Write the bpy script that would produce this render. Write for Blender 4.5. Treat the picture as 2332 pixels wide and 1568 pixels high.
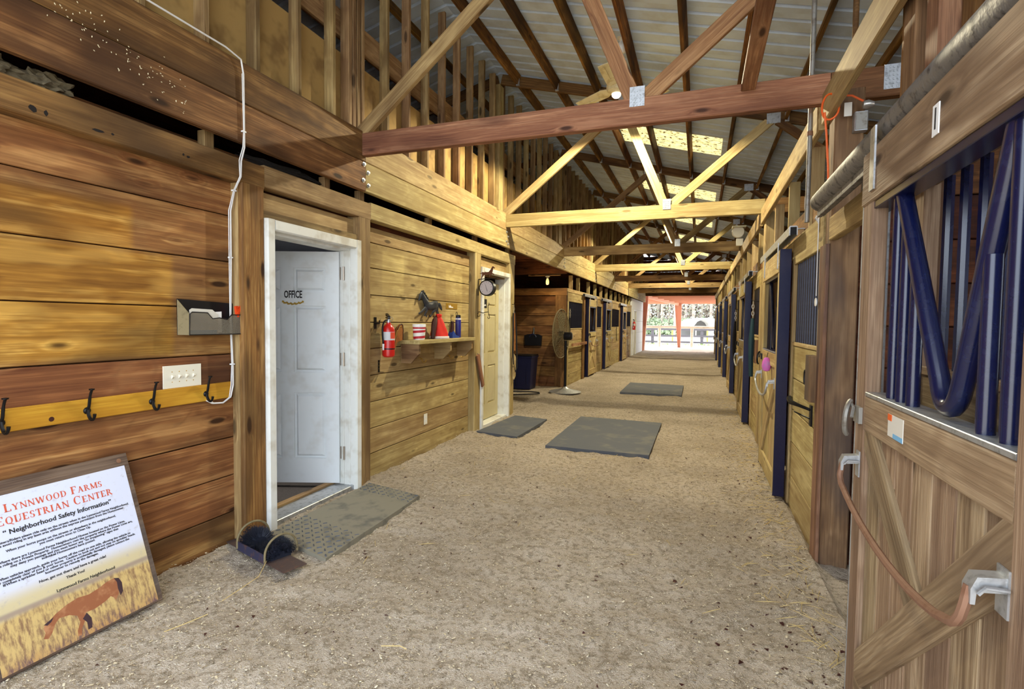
import bpy, bmesh, math, random
from mathutils import Vector, Matrix, Euler, noise
random.seed(7)
for o in list(bpy.data.objects): bpy.data.objects.remove(o)
SC = bpy.context.scene
COL = SC.collection
PI = math.pi

# ------------------------------------------------------------------ camera
CX, CH = 2.93, 1.5
F_PX, YAW, PITCH, ROLL = 1196.0, 0.3428, -0.0430, 0.0114
cy_, sy_ = math.cos(YAW), math.sin(YAW)
fwd = Vector((-sy_*math.cos(PITCH), cy_*math.cos(PITCH), math.sin(PITCH)))
r0 = Vector((cy_, sy_, 0)); u0 = r0.cross(fwd)
rgt = r0*math.cos(ROLL) + u0*math.sin(ROLL)
upv = -r0*math.sin(ROLL) + u0*math.cos(ROLL)
cam = bpy.data.objects.new('camera', bpy.data.cameras.new('camera'))
COL.objects.link(cam)
m = Matrix((rgt, upv, -fwd)).transposed().to_4x4(); m.translation = (CX, 0, CH)
cam.matrix_world = m
cam.data.sensor_width = 36; cam.data.lens = F_PX/2332*36
cam.data.clip_start = 0.02; cam.data.clip_end = 400
SC.camera = cam

# ------------------------------------------------------------------ sky, exposure
SC.view_settings.view_transform = 'Standard'; SC.view_settings.look = 'None'
SC.view_settings.gamma = 1; SC.view_settings.use_curve_mapping = False
SC.view_settings.exposure = 0.22
SC.cycles.max_bounces = 6; SC.cycles.diffuse_bounces = 3; SC.cycles.adaptive_threshold = .05; SC.cycles.glossy_bounces = 2; SC.cycles.transmission_bounces = 4
W = bpy.data.worlds.new('sky'); SC.world = W; W.use_nodes = True
wn = W.node_tree.nodes; wn.clear()
bg = wn.new('ShaderNodeBackground'); wo = wn.new('ShaderNodeOutputWorld')
bg.inputs[0].default_value = (0.78, 0.88, 1.0, 1); bg.inputs[1].default_value = 5.2
W.node_tree.links.new(bg.outputs[0], wo.inputs[0])
sun = bpy.data.objects.new('sun', bpy.data.lights.new('sun', 'SUN')); COL.objects.link(sun)
sun.data.energy = 3.0; sun.data.color = (1.0, .95, .86); sun.data.angle = .02; sun.location = (-20, -8, 20)
sun.rotation_euler = Vector((.85, .28, -.5)).to_track_quat('-Z', 'Y').to_euler()
BULB_W, BULB_COL = 520, (1.0, 0.90, 0.62)

# ------------------------------------------------------------------ materials
MATS = {}
def new_mat(name):
    m = bpy.data.materials.new(name); m.use_nodes = True; MATS[name] = m
    nt = m.node_tree; nt.nodes.clear()
    out = nt.nodes.new('ShaderNodeOutputMaterial'); b = nt.nodes.new('ShaderNodeBsdfPrincipled')
    nt.links.new(b.outputs[0], out.inputs[0])
    return m, nt, b
class N:
    """tiny node-graph helper"""
    def __init__(s, nt): s.nt = nt
    def node(s, t, **k):
        n = s.nt.nodes.new(t)
        for a, v in k.items():
            if a == 'ins':
                for i, x in v.items():
                    if hasattr(x, 'is_output'): s.nt.links.new(x, n.inputs[i])
                    else: n.inputs[i].default_value = x
            else: setattr(n, a, v)
        return n
    def math(s, op, a, b=0.5, c=None):
        d = {0: a, 1: b}
        if c is not None: d[2] = c
        return s.node('ShaderNodeMath', operation=op, ins=d).outputs[0]
    def vmul(s, v, k): return s.node('ShaderNodeVectorMath', operation='MULTIPLY', ins={0: v, 1: k}).outputs[0]
    def vadd(s, v, k): return s.node('ShaderNodeVectorMath', operation='ADD', ins={0: v, 1: k}).outputs[0]
    def noise(s, v, scale=1.0, detail=3, rough=.55, dist=0.0):
        return s.node('ShaderNodeTexNoise', ins={'Vector': v, 'Scale': scale, 'Detail': detail, 'Roughness': rough, 'Distortion': dist}).outputs[0]
    def ramp(s, f, pts):
        n = s.node('ShaderNodeValToRGB', ins={0: f}); e = n.color_ramp.elements
        while len(e) < len(pts): e.new(0.5)
        for i, (p, c) in enumerate(pts):
            e[i].position = p; e[i].color = (*c, 1) if len(c) == 3 else c
        return n.outputs[0]
    def step(s, f, a, b):   # smooth 0..1 from a to b
        n = s.node('ShaderNodeMapRange', interpolation_type='SMOOTHSTEP', ins={0: f, 1: a, 2: b, 3: 0.0, 4: 1.0}); return n.outputs[0]
    def mix(s, f, a, b, mode='MIX'):
        n = s.node('ShaderNodeMix', data_type='RGBA', blend_type=mode)
        for i, x in ((0, f), (6, a), (7, b)):
            if hasattr(x, 'is_output'): s.nt.links.new(x, n.inputs[i])
            else: n.inputs[i].default_value = (*x, 1) if isinstance(x, tuple) and len(x) == 3 else x
        return n.outputs[2]
    def bump(s, h, strength=.3, dist=.01):
        return s.node('ShaderNodeBump', ins={'Height': h, 'Strength': strength, 'Distance': dist}).outputs[0]
def S(r, g, b):    # sRGB 0-255 -> linear
    f = lambda c: (c/255/12.92) if c/255 <= .04045 else ((c/255+.055)/1.055)**2.4
    return (f(r), f(g), f(b))

def wood(name, light, mid, dark, var=.25, knots=1.0, stain=.35, stain_col=None, rough=.72, bump=.25, extra=None, grain=1.0):
    m, nt, b = new_mat(name); n = N(nt)
    tc = n.node('ShaderNodeTexCoord'); oi = n.node('ShaderNodeObjectInfo')
    off = n.node('ShaderNodeCombineXYZ', ins={0: n.math('MULTIPLY', oi.outputs['Random'], 87.0), 1: n.math('MULTIPLY', oi.outputs['Random'], 31.0), 2: n.math('MULTIPLY', oi.outputs['Random'], 53.0)}).outputs[0]
    p = n.vadd(tc.outputs['Object'], off)
    vor = n.node('ShaderNodeTexVoronoi', feature='F1', ins={'Vector': n.vmul(p, (2.0, 6.5, 6.5)), 'Scale': 1.0, 'Randomness': 1.0}).outputs['Distance']
    near = n.step(vor, .30, .03)
    warp = n.math('MULTIPLY', near, .030)
    sep = n.node('ShaderNodeSeparateXYZ', ins={0: p})
    px = n.math('ADD', sep.outputs[1], warp); pz = n.math('ADD', sep.outputs[2], warp)
    q = n.node('ShaderNodeCombineXYZ', ins={0: sep.outputs[0], 1: px, 2: pz}).outputs[0]
    g1 = n.noise(n.vmul(q, (.6*grain, 20, 20)), 1, 3, .62, .6)
    g2 = n.noise(n.vmul(p, (2.6*grain, 95, 95)), 1, 2, .75)
    rings = n.node('ShaderNodeTexWave', wave_type='BANDS', bands_direction='Y', ins={'Vector': n.vmul(q, (.35*grain, 1, .6)), 'Scale': 13, 'Distortion': 10.0, 'Detail': 2.0, 'Detail Scale': .5}).outputs['Fac']
    t = n.math('ADD', n.math('MULTIPLY', g1, .80), n.math('MULTIPLY', rings, .13))
    col = n.ramp(t, [(.30, dark), (.46, mid), (.60, light)])
    col = n.mix(n.math('MULTIPLY', n.step(g2, .60, .36), .75), col, n.mix(.35, dark, mid))
    col = n.mix(n.math('MULTIPLY', n.math('POWER', rings, 4.0), .38), col, dark)
    st = n.noise(n.vmul(tc.outputs['Object'], (1.1, 3.2, 3.2)) if False else n.vmul(p, (.9, 2.6, 2.6)), 1, 2, .6)
    gm = n.noise(n.vmul(p, (3.0, 9.0, 9.0)), 1, 3, .75)
    col = n.mix(n.math('MULTIPLY', n.step(gm, .46, .62), .5), col, n.mix(.35, dark, mid))
    wr = n.noise(n.vmul(n.vadd(p, (5, 9, 3)), (1.6, 7.0, 7.0)), 1, 2, .68)
    col = n.mix(n.math('MULTIPLY', n.step(wr, .54, .68), .35), col, tuple(min(1, c*1.12) for c in light))
    sc_ = stain_col or tuple(c*.42 for c in dark)
    col = n.mix(n.math('MULTIPLY', n.step(st, .48, .66), min(1, stain*1.35)), col, sc_)
    if knots > 0:
        k = n.math('MULTIPLY', n.step(vor, .16, .08), knots*.95)
        kr = n.math('MULTIPLY', n.math('MULTIPLY', n.step(vor, .20, .06), n.math('SINE', n.math('MULTIPLY', vor, 150.0))), .18*knots)
        col = n.mix(kr, col, dark); col = n.mix(k, col, tuple(c*.30 for c in dark))
    if extra: col = extra(n, col)
    v = n.math('ADD', n.math('MULTIPLY', n.math('FRACT', n.math('MULTIPLY', oi.outputs['Random'], 17.3)), 2*var), 1-var)
    h = n.math('ADD', n.math('MULTIPLY', n.math('FRACT', n.math('MULTIPLY', oi.outputs['Random'], 41.7)), .024), .488)
    hsv = n.node('ShaderNodeHueSaturation', ins={'Hue': h, 'Saturation': 1.0, 'Value': v, 'Color': col}).outputs[0]
    nt.links.new(hsv, b.inputs['Base Color']); b.inputs['Roughness'].default_value = rough
    b.inputs['Specular IOR Level'].default_value = .25
    nt.links.new(n.bump(g2, bump, .006), b.inputs['Normal'])
    return m
def plain(name, col, rough=.5, metal=0.0, var=0.0, dirt=None, scale=8.0, bump=0.0, dirt_amt=.6, spec=.4):
    m, nt, b = new_mat(name); n = N(nt)
    b.inputs['Roughness'].default_value = rough; b.inputs['Metallic'].default_value = metal; b.inputs['Specular IOR Level'].default_value = spec
    if dirt is None and not bump: b.inputs['Base Color'].default_value = (*col, 1); return m
    tc = n.node('ShaderNodeTexCoord'); f = n.noise(tc.outputs['Object'], scale, 3, .65)
    if dirt is not None: nt.links.new(n.mix(n.math('MULTIPLY', n.step(f, .48, .70), dirt_amt), col, dirt), b.inputs['Base Color'])
    else: b.inputs['Base Color'].default_value = (*col, 1)
    if bump: nt.links.new(n.bump(f, bump, .01), b.inputs['Normal'])
    return m
def emit(name, col, s):
    m, nt, b = new_mat(name); b.inputs['Base Color'].default_value = (*col, 1)
    b.inputs['Emission Color'].default_value = (*col, 1); b.inputs['Emission Strength'].default_value = s; return m

def faded_left(n, col):    # paler rectangles where boards once hung on the wall
    geo = n.node('ShaderNodeNewGeometry'); s = n.node('ShaderNodeSeparateXYZ', ins={0: geo.outputs['Position']})
    w = n.noise(geo.outputs['Position'], 3.0, 2)
    y = n.math('ADD', s.outputs[1], n.math('MULTIPLY', n.math('SUBTRACT', w, .5), .02)); z = s.outputs[2]
    def rect(y0, y1, z0, z1, e=.025):
        a = n.math('MULTIPLY', n.step(y, y0-e, y0+e), n.step(y, y1+e, y1-e))
        return n.math('MULTIPLY', a, n.math('MULTIPLY', n.step(z, z0-e, z0+e), n.step(z, z1+e, z1-e)))
    f = n.math('MAXIMUM', rect(.4, 2.25, 1.285, 1.86), rect(.4, 2.02, 1.86, 2.10))
    g = n.math('MAXIMUM', rect(4.42, 4.82, 1.76, 2.17), n.math('MAXIMUM', rect(5.15, 5.52, 1.78, 2.08), rect(5.78, 6.25, 1.50, 2.12)))
    nt = n.nt
    hsv = n.node('ShaderNodeHueSaturation', ins={'Hue': .508, 'Saturation': 1.08, 'Value': 1.44, 'Color': col}).outputs[0]
    hsv2 = n.node('ShaderNodeHueSaturation', ins={'Hue': .506, 'Saturation': 1.0, 'Value': 1.25, 'Color': col}).outputs[0]
    col = n.mix(n.math('MULTIPLY', f, .9), col, hsv)
    return n.mix(n.math('MULTIPLY', g, .85), col, hsv2)
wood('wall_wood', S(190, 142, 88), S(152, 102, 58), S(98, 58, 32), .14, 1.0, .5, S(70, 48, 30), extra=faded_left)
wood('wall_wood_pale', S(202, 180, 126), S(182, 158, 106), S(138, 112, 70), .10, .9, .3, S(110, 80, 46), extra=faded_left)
wood('timber', S(188, 160, 112), S(164, 134, 90), S(116, 88, 56), .16, .9, .4, S(76, 50, 30))
wood('timber_pale', S(206, 186, 134), S(186, 164, 112), S(146, 120, 76), .10, .7, .22, S(120, 88, 50))
wood('timber_red', S(200, 152, 112), S(170, 120, 84), S(118, 76, 54), .12, 1.0, .4, S(58, 26, 20))
wood('timber_brown', S(156, 116, 72), S(128, 90, 52), S(84, 54, 30), .15, .8, .45, S(48, 28, 14))
wood('purlin_wood', S(168, 120, 58), S(132, 88, 38), S(62, 36, 14), .15, .6, .55, S(40, 22, 8), bump=.5)
wood('gate_wood', S(186, 162, 130), S(158, 132, 102), S(108, 84, 62), .08, .9, .5, S(112, 90, 70), bump=.6)
wood('girder_dark', S(166, 122, 76), S(128, 88, 50), S(82, 52, 30), .10, 1.0, .6, S(62, 40, 24))
wood('post_brown', S(166, 128, 96), S(136, 100, 72), S(94, 66, 48), .10, .8, .5, S(70, 62, 62), bump=.35)
wood('sign_wood', S(130, 112, 92), S(104, 86, 68), S(64, 50, 42), .08, .2, .5, S(84, 78, 74), bump=.5)
wood('hook_wood', S(208, 160, 52), S(196, 144, 42), S(170, 116, 30), .03, .25, .1)
wood('stall_dark', S(130, 78, 44), S(104, 58, 30), S(62, 32, 16), .2, .8, .5, S(36, 20, 12))
wood('rail_pale', S(240, 232, 216), S(226, 216, 196), S(190, 176, 154), .1, .3, .2)
wood('bark', S(196, 184, 170), S(170, 156, 142), S(120, 106, 94), .25, .2, .3)
plain('osb', S(176, 142, 84), .8, dirt=S(96, 66, 34), scale=3.5, bump=.2)
plain('white_paint', S(226, 226, 220), .45, dirt=S(176, 164, 140), scale=5, dirt_amt=.5)
plain('door_white', S(226, 230, 232), .42, dirt=S(190, 184, 172), scale=4, dirt_amt=.35)
plain('door_beige', S(206, 192, 146), .5, dirt=S(176, 158, 110), scale=4, dirt_amt=.35)
plain('hinge_steel', S(176, 164, 150), .35, .8)
plain('galvanized', S(186, 188, 190), .42, .75, dirt=S(118, 116, 112), scale=30, bump=.15)
plain('pipe_dusty', S(120, 116, 112), .55, .35, dirt=S(46, 42, 44), scale=22, bump=.5, dirt_amt=.9)
plain('conduit', S(150, 146, 138), .5, .5, dirt=S(96, 78, 58), scale=20)
plain('blue_steel', S(11, 17, 54), .24, .0, dirt=S(30, 36, 66), scale=26, dirt_amt=.5, spec=.6)
plain('navy_edge', S(16, 18, 58), .30, .3, dirt=S(26, 28, 62), scale=26, spec=.6)
plain('dark_steel', S(20, 22, 44), .32, .3, dirt=S(44, 44, 56), scale=26, spec=.6)
plain('rust_dark', S(84, 68, 64), .7, .3, dirt=S(116, 84, 66), scale=24, bump=.2)
plain('rust', S(136, 100, 78), .65, .3, dirt=S(112, 72, 48), scale=16, bump=.2)
plain('black_iron', S(22, 21, 22), .4, .5)
plain('black_plastic', S(18, 18, 24), .4)
plain('gouge_dark', S(26, 20, 18), .9)
plain('navy_plastic', S(24, 28, 62), .4)
plain('rubber', S(84, 87, 94), .85, dirt=S(116, 112, 104), scale=2.6, bump=.15, dirt_amt=.6)
plain('rubber_dusty', S(132, 126, 110), .9, dirt=S(74, 74, 74), scale=6, bump=.15, dirt_amt=.6)
plain('bristle', S(30, 33, 46), .6)
plain('scraper_steel', S(56, 58, 88), .5, .4, dirt=S(120, 86, 64), scale=22)
plain('cream_plastic', S(232, 226, 208), .4)
plain('white_plastic', S(240, 240, 238), .4)
plain('fan_cream', S(230, 222, 186), .45, dirt=S(180, 156, 84), scale=6)
plain('cable_white', S(228, 226, 224), .45)
plain('ext_red', S(196, 26, 22), .3, spec=.6)
plain('label_silver', S(206, 204, 206), .5)
plain('label_red', S(214, 74, 48), .5)
plain('bag_red', S(206, 36, 20), .7, bump=.2)
plain('cloth_white', S(226, 214, 204), .8)
plain('tub_red', S(184, 36, 48), .5)
plain('bottle_blue', S(46, 48, 128), .3)
plain('pouch_blue', S(24, 64, 150), .5)
plain('brown_dark', S(62, 26, 18), .6)
plain('leather', S(150, 92, 40), .6, dirt=S(96, 54, 22), scale=12)
plain('horse_iron', S(62, 66, 74), .4, .3, dirt=S(34, 36, 44), scale=14)
plain('rust_horse', S(104, 62, 38), .7)
plain('dial', S(196, 190, 196), .4)
plain('brass', S(190, 150, 60), .4, .5)
plain('orange', S(228, 96, 30), .5)
plain('orange_clip', S(232, 74, 26), .45)
plain('paper', S(214, 208, 196), .7)
plain('paper_blue', S(40, 132, 184), .6)
plain('tarnish_tan', S(128, 114, 82), .8, dirt=S(80, 70, 48), scale=20)
plain('insulation', S(120, 108, 84), .95, dirt=S(70, 62, 48), scale=14, bump=.8)
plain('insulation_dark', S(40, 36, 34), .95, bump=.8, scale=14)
plain('cavity_shade', S(30, 26, 22), .9)  # near-black colour paints the shade of the ceiling cavity onto its panel
plain('carpet', S(70, 62, 56), .95, dirt=S(46, 40, 36), scale=60)
plain('office_wall', S(176, 178, 186), .7)
plain('print_black', S(34, 32, 34), .6)
plain('print_red', S(206, 92, 64), .6)
plain('print_pink', S(226, 150, 176), .6)
plain('print_white', S(240, 238, 238), .6)
plain('horse_bay', S(150, 92, 60), .6, dirt=S(192, 138, 96), scale=14, dirt_amt=.8)
plain('horse_dark', S(62, 42, 48), .6)
plain('gilt', S(176, 142, 58), .5)
plain('teal_rope', S(20, 52, 62), .7)
plain('black_rope', S(24, 22, 26), .7)
plain('chain_steel', S(206, 200, 190), .3, .8)
plain('pink_toy', S(214, 110, 190), .4, dirt=S(160, 150, 190), scale=14)
plain('red_frame', S(236, 176, 150), .55)
plain('red_panel', S(236, 186, 150), .6)
plain('fence_dark', S(84, 80, 84), .8)
plain('yellow_paint', S(232, 196, 60), .5)
plain('tarp_white', S(236, 238, 240), .6)
plain('grey_tarp', S(120, 120, 120), .7)
plain('grass', S(120, 150, 80), .9, dirt=S(150, 140, 90), scale=1.2)
plain('gravel', S(226, 214, 196), .95, dirt=S(196, 176, 150), scale=.8)
plain('leaf_green', S(150, 164, 130), .8)
plain('leaf_rust', S(170, 156, 140), .8)
plain('leaf_grey', S(172, 174, 166), .8)
plain('hay', S(206, 180, 120), .8)
plain('sticker_blue', S(120, 176, 214), .5)
plain('white_wall', S(232, 230, 224), .6)
plain('wax_droppings', S(220, 206, 170), .8)
emit('bulb_glow', (1.0, .72, .16), 2.2)
emit('bulb_main', (1.0, .90, .70), 1.2)

def roof_metal():
    m, nt, b = new_mat('roof_metal'); n = N(nt)
    tc = n.node('ShaderNodeTexCoord'); f = n.noise(tc.outputs['Object'], 2.2, 4, .6)
    nt.links.new(n.mix(n.step(f, .40, .75), S(206, 224, 246), S(182, 194, 208)), b.inputs['Base Color'])
    b.inputs['Roughness'].default_value = .5; b.inputs['Metallic'].default_value = .15
roof_metal()
def skylight():
    m, nt, b = new_mat('skylight'); n = N(nt)
    tc = n.node('ShaderNodeTexCoord')
    f = n.noise(n.vmul(tc.outputs['Object'], (16, 46, 16)), 1, 3, .6)
    c = n.mix(n.step(f, .55, .60), S(240, 228, 186), S(110, 86, 50))
    tr = nt.nodes.new('ShaderNodeBsdfTranslucent'); mx = nt.nodes.new('ShaderNodeMixShader'); mx.inputs[0].default_value = .65
    nt.links.new(c, tr.inputs[0]); nt.links.new(c, b.inputs['Base Color'])
    nt.links.new(b.outputs[0], mx.inputs[1]); nt.links.new(tr.outputs[0], mx.inputs[2])
    nt.links.new(mx.outputs[0], [x for x in nt.nodes if x.type == 'OUTPUT_MATERIAL'][0].inputs[0])
skylight()
def sand():
    m, nt, b = new_mat('sand'); n = N(nt)
    g = n.node('ShaderNodeNewGeometry'); p = g.outputs['Position']
    a = n.noise(p, 1.1, 2, .6); c = n.noise(p, 26, 3, .7); d = n.noise(p, 150, 2, .75); e = n.noise(n.vadd(p, (9, 3, 1)), 60, 2, .7)
    col = n.mix(n.step(a, .35, .68), S(212, 196, 176), S(188, 172, 152))
    col = n.mix(n.math('MULTIPLY', n.step(c, .44, .66), .7), col, S(138, 122, 98))
    col = n.mix(n.math('MULTIPLY', n.step(d, .56, .70), .75), col, S(236, 224, 200))
    col = n.mix(n.math('MULTIPLY', n.step(e, .62, .70), .75), col, S(104, 90, 72))
    nt.links.new(col, b.inputs['Base Color']); b.inputs['Roughness'].default_value = .95; b.inputs['Specular IOR Level'].default_value = .1
    h = n.math('ADD', n.math('MULTIPLY', c, .9), n.math('MULTIPLY', d, .5))
    nt.links.new(n.bump(h, 1.0, .035), b.inputs['Normal'])
sand()
def chips():
    m, nt, b = new_mat('chips'); n = N(nt)
    g = n.node('ShaderNodeNewGeometry')
    col = n.ramp(g.outputs['Random Per Island'], [(0, S(130, 110, 84)), (.3, S(180, 160, 126)), (.7, S(206, 190, 158)), (1, S(232, 220, 194))])
    nt.links.new(col, b.inputs['Base Color']); b.inputs['Roughness'].default_value = .9
chips()
def poster():
    m, nt, b = new_mat('poster'); n = N(nt)      # printed photo: pale sky above, gold grass below
    tc = n.node('ShaderNodeTexCoord'); s = n.node('ShaderNodeSeparateXYZ', ins={0: tc.outputs['Object']})
    u, v = s.outputs[0], s.outputs[1]
    str_ = n.noise(n.vmul(tc.outputs['Object'], (60, 14, 1)), 1, 4, .7); big = n.noise(tc.outputs['Object'], 7, 3)
    grass = n.mix(n.step(str_, .40, .66), S(206, 176, 116), S(140, 108, 80))
    grass = n.mix(n.math('MULTIPLY', n.step(n.math('ADD', v, n.math('MULTIPLY', big, .12)), .16, .02), .8), grass, n.mix(n.step(str_, .42, .6), S(176, 120, 72), S(70, 44, 84)))
    hz = n.step(n.math('ADD', v, n.math('MULTIPLY', big, .03)), .225, .255)
    sky = n.mix(n.step(v, .27, .36), S(206, 190, 150), S(214, 218, 238))
    sky = n.mix(n.math('MULTIPLY', n.step(n.noise(tc.outputs['Object'], 24, 4, .7), .58, .70), .4), sky, S(176, 166, 166))
    far = n.math('MULTIPLY', n.step(v, .215, .235), n.step(v, .255, .240))
    col = n.mix(hz, grass, sky); col = n.mix(n.math('MULTIPLY', far, .6), col, S(128, 104, 110))
    nt.links.new(col, b.inputs['Base Color']); b.inputs['Roughness'].default_value = .35
poster()

# ------------------------------------------------------------------ object helpers
def prop(o, label=None, cat=None, group=None, kind=None):
    if label: o['label'] = label
    if cat: o['category'] = cat
    if group: o['group'] = group
    if kind: o['kind'] = kind
    return o
def empty(name, loc=(0, 0, 0), rz=0, label=None, cat=None, group=None, kind=None, parent=None, rot=None):
    o = bpy.data.objects.new(name, None); COL.objects.link(o); o.location = loc
    o.rotation_euler = rot if rot else (0, 0, rz); o.empty_display_size = .05
    if parent: o.parent = parent
    return prop(o, label, cat, group, kind)
def link(name, me, parent=None, loc=(0, 0, 0), rot=(0, 0, 0)):
    o = bpy.data.objects.new(name, me); COL.objects.link(o); o.location = loc; o.rotation_euler = rot
    if parent: o.parent = parent
    return o
def copy_tree(o, parent=None, loc=None, label=None, rz=None):
    c = o.copy(); COL.objects.link(c); c.parent = parent
    if loc is not None: c.location = loc
    if rz is not None: c.rotation_euler = (0, 0, rz)
    if label: c['label'] = label
    for ch in o.children: copy_tree(ch, c)
    return c
_cache = {}
def board_mesh(L, Wd, T, mat, ch):
    key = (round(L, 4), round(Wd, 4), round(T, 4), mat, ch)
    if key in _cache: return _cache[key]
    l, w, t = L/2, Wd/2, T/2; c = min(ch, w*.4, t*.4)
    prof = [(-w+c, -t), (w-c, -t), (w, -t+c), (w, t-c), (w-c, t), (-w+c, t), (-w, t-c), (-w, -t+c)]
    vs = [(-l, y, z) for y, z in prof] + [(l, y, z) for y, z in prof]
    fs = [tuple(range(7, -1, -1)), tuple(range(8, 16))] + [(i, (i+1) % 8, 8+(i+1) % 8, 8+i) for i in range(8)]
    me = bpy.data.meshes.new('board'); me.from_pydata(vs, [], fs); me.materials.append(MATS[mat])
    _cache[key] = me; return me
def B(parent, name, b, mat, ax=None, ch=.004):
    """axis-aligned board, grain along its longest side; b = x0,x1,y0,y1,z0,z1 in the parent's space"""
    x0, x1, y0, y1, z0, z1 = b; d = (abs(x1-x0), abs(y1-y0), abs(z1-z0))
    if ax is None: ax = 'xyz'[d.index(max(d))]
    c = ((x0+x1)/2, (y0+y1)/2, (z0+z1)/2)
    if ax == 'x': me, r = board_mesh(d[0], d[1], d[2], mat, ch), (0, 0, 0)
    elif ax == 'y': me, r = board_mesh(d[1], d[0], d[2], mat, ch), (0, 0, PI/2)
    else: me, r = board_mesh(d[2], d[1], d[0], mat, ch), (0, -PI/2, 0)
    return link(name, me, parent, c, r)
def bar(parent, name, a, b, w, t, n, mat, ch=.004):
    """board from a to b, width w, thickness t along n"""
    a, b, n = Vector(a), Vector(b), Vector(n); d = b-a; x = d.normalized(); z = (n - x*n.dot(x)).normalized(); y = z.cross(x)
    o = link(name, board_mesh(d.length, w, t, mat, ch), parent)
    mm = Matrix((x, y, z)).transposed(); o.rotation_euler = mm.to_euler(); o.location = (a+b)/2
    return o
class MB:
    """collects shapes for ONE mesh"""
    def __init__(s): s.v = []; s.f = []; s.mi = []; s.mats = []; s.cur = 0; s.sm = []
    def mat(s, name):
        if name not in s.mats: s.mats.append(name)
        s.cur = s.mats.index(name); return s
    def add(s, vs, fs, smooth=False):
        k = len(s.v); s.v += [tuple(v) for v in vs]
        for f in fs: s.f.append(tuple(i+k for i in f)); s.mi.append(s.cur); s.sm.append(smooth)
        return s
    def box(s, x0, x1, y0, y1, z0, z1):
        return s.add([(x, y, z) for x in (x0, x1) for y in (y0, y1) for z in (z0, z1)],
                     [(0, 1, 3, 2), (4, 6, 7, 5), (0, 4, 5, 1), (2, 3, 7, 6), (0, 2, 6, 4), (1, 5, 7, 3)])
    def tube(s, pts, r, seg=8, cap=True, closed=False):
        pts = [Vector(p) for p in pts]; n = len(pts); rs = r if isinstance(r, (list, tuple)) else [r]*n
        vs = []; ref = None
        for i, p in enumerate(pts):
            d = (pts[(i+1) % n] - pts[i-1]) if closed else (pts[min(i+1, n-1)] - pts[max(i-1, 0)])
            d = d.normalized() if d.length > 1e-9 else Vector((0, 0, 1))
            if ref is None: ref = Vector((0, 0, 1)) if abs(d.z) < .9 else Vector((1, 0, 0))
            u = (ref - d*ref.dot(d)).normalized(); ref = u; w = d.cross(u)
            vs += [p + (u*math.cos(2*PI*k/seg) + w*math.sin(2*PI*k/seg))*rs[i] for k in range(seg)]
        fs = [(i*seg+k, i*seg+(k+1) % seg, (i+1)*seg+(k+1) % seg, (i+1)*seg+k) for i in range(n-1) for k in range(seg)]
        if closed: fs += [((n-1)*seg+k, (n-1)*seg+(k+1) % seg, (k+1) % seg, k) for k in range(seg)]
        elif cap: fs += [tuple(range(seg-1, -1, -1)), tuple((n-1)*seg+k for k in range(seg))]
        return s.add(vs, fs, True)
    def lathe(s, prof, c=(0, 0, 0), seg=20, axis='z'):
        vs = []
        for r, h in prof:
            for k in range(seg):
                a = 2*PI*k/seg; x, y = r*math.cos(a), r*math.sin(a)
                vs.append({'z': (c[0]+x, c[1]+y, c[2]+h), 'y': (c[0]+x, c[1]+h, c[2]+y), 'x': (c[0]+h, c[1]+x, c[2]+y)}[axis])
        n = len(prof); fs = [(i*seg+k, i*seg+(k+1) % seg, (i+1)*seg+(k+1) % seg, (i+1)*seg+k) for i in range(n-1) for k in range(seg)]
        if prof[0][0] > 1e-6: fs.append(tuple(range(seg-1, -1, -1)))
        if prof[-1][0] > 1e-6: fs.append(tuple((n-1)*seg+k for k in range(seg)))
        return s.add(vs, fs, True)
    def prism(s, poly, h0, h1, axis='z', off=(0, 0, 0)):
        """poly in 2D extruded; axis z: (x,y); x: (y,z); y: (x,z)"""
        f = {'z': lambda a, b, h: (a, b, h), 'x': lambda a, b, h: (h, a, b), 'y': lambda a, b, h: (a, h, b)}[axis]
        n = len(poly); vs = [Vector(f(a, b, h0))+Vector(off) for a, b in poly] + [Vector(f(a, b, h1))+Vector(off) for a, b in poly]
        return s.add(vs, [tuple(range(n-1, -1, -1)), tuple(range(n, 2*n))] + [(i, (i+1) % n, n+(i+1) % n, n+i) for i in range(n)])
    def mesh(s, name):
        me = bpy.data.meshes.new(name); me.from_pydata(s.v, [], s.f)
        for mn in s.mats: me.materials.append(MATS[mn])
        me.polygons.foreach_set('material_index', s.mi); me.polygons.foreach_set('use_smooth', s.sm)
        bm = bmesh.new(); bm.from_mesh(me); bmesh.ops.recalc_face_normals(bm, faces=bm.faces); bm.to_mesh(me); bm.free()
        try: me.set_sharp_from_angle(angle=math.radians(40))
        except Exception: pass
        return me
    def build(s, name, mat=None, parent=None, loc=(0, 0, 0), rot=(0, 0, 0)):
        if not s.mats: s.mat(mat)
        return link(name, s.mesh(name), parent, loc, rot)
def ob(name, mat, parent=None, loc=(0, 0, 0), rot=(0, 0, 0), **shapes):
    """one object from one shape call, e.g. box=(...), tube=(pts, r), lathe=(prof,)"""
    mb = MB().mat(mat)
    for k, a in shapes.items(): getattr(mb, k.rstrip('_'))(*a)
    return mb.build(name, mat, parent, loc, rot)
def bez(p0, p1, p2, p3, n=10):
    p0, p1, p2, p3 = map(Vector, (p0, p1, p2, p3)); out = []
    for i in range(n+1):
        t = i/n; out.append(p0*(1-t)**3 + p1*3*t*(1-t)**2 + p2*3*t*t*(1-t) + p3*t**3)
    return out
def arc(c, r, a0, a1, n, plane='xz', y=0.0):
    out = []
    for i in range(n+1):
        a = a0+(a1-a0)*i/n; u, v = c[0]+r*math.cos(a), c[1]+r*math.sin(a)
        out.append({'xz': (u, y, v), 'yz': (y, u, v), 'xy': (u, v, y)}[plane])
    return out
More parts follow.
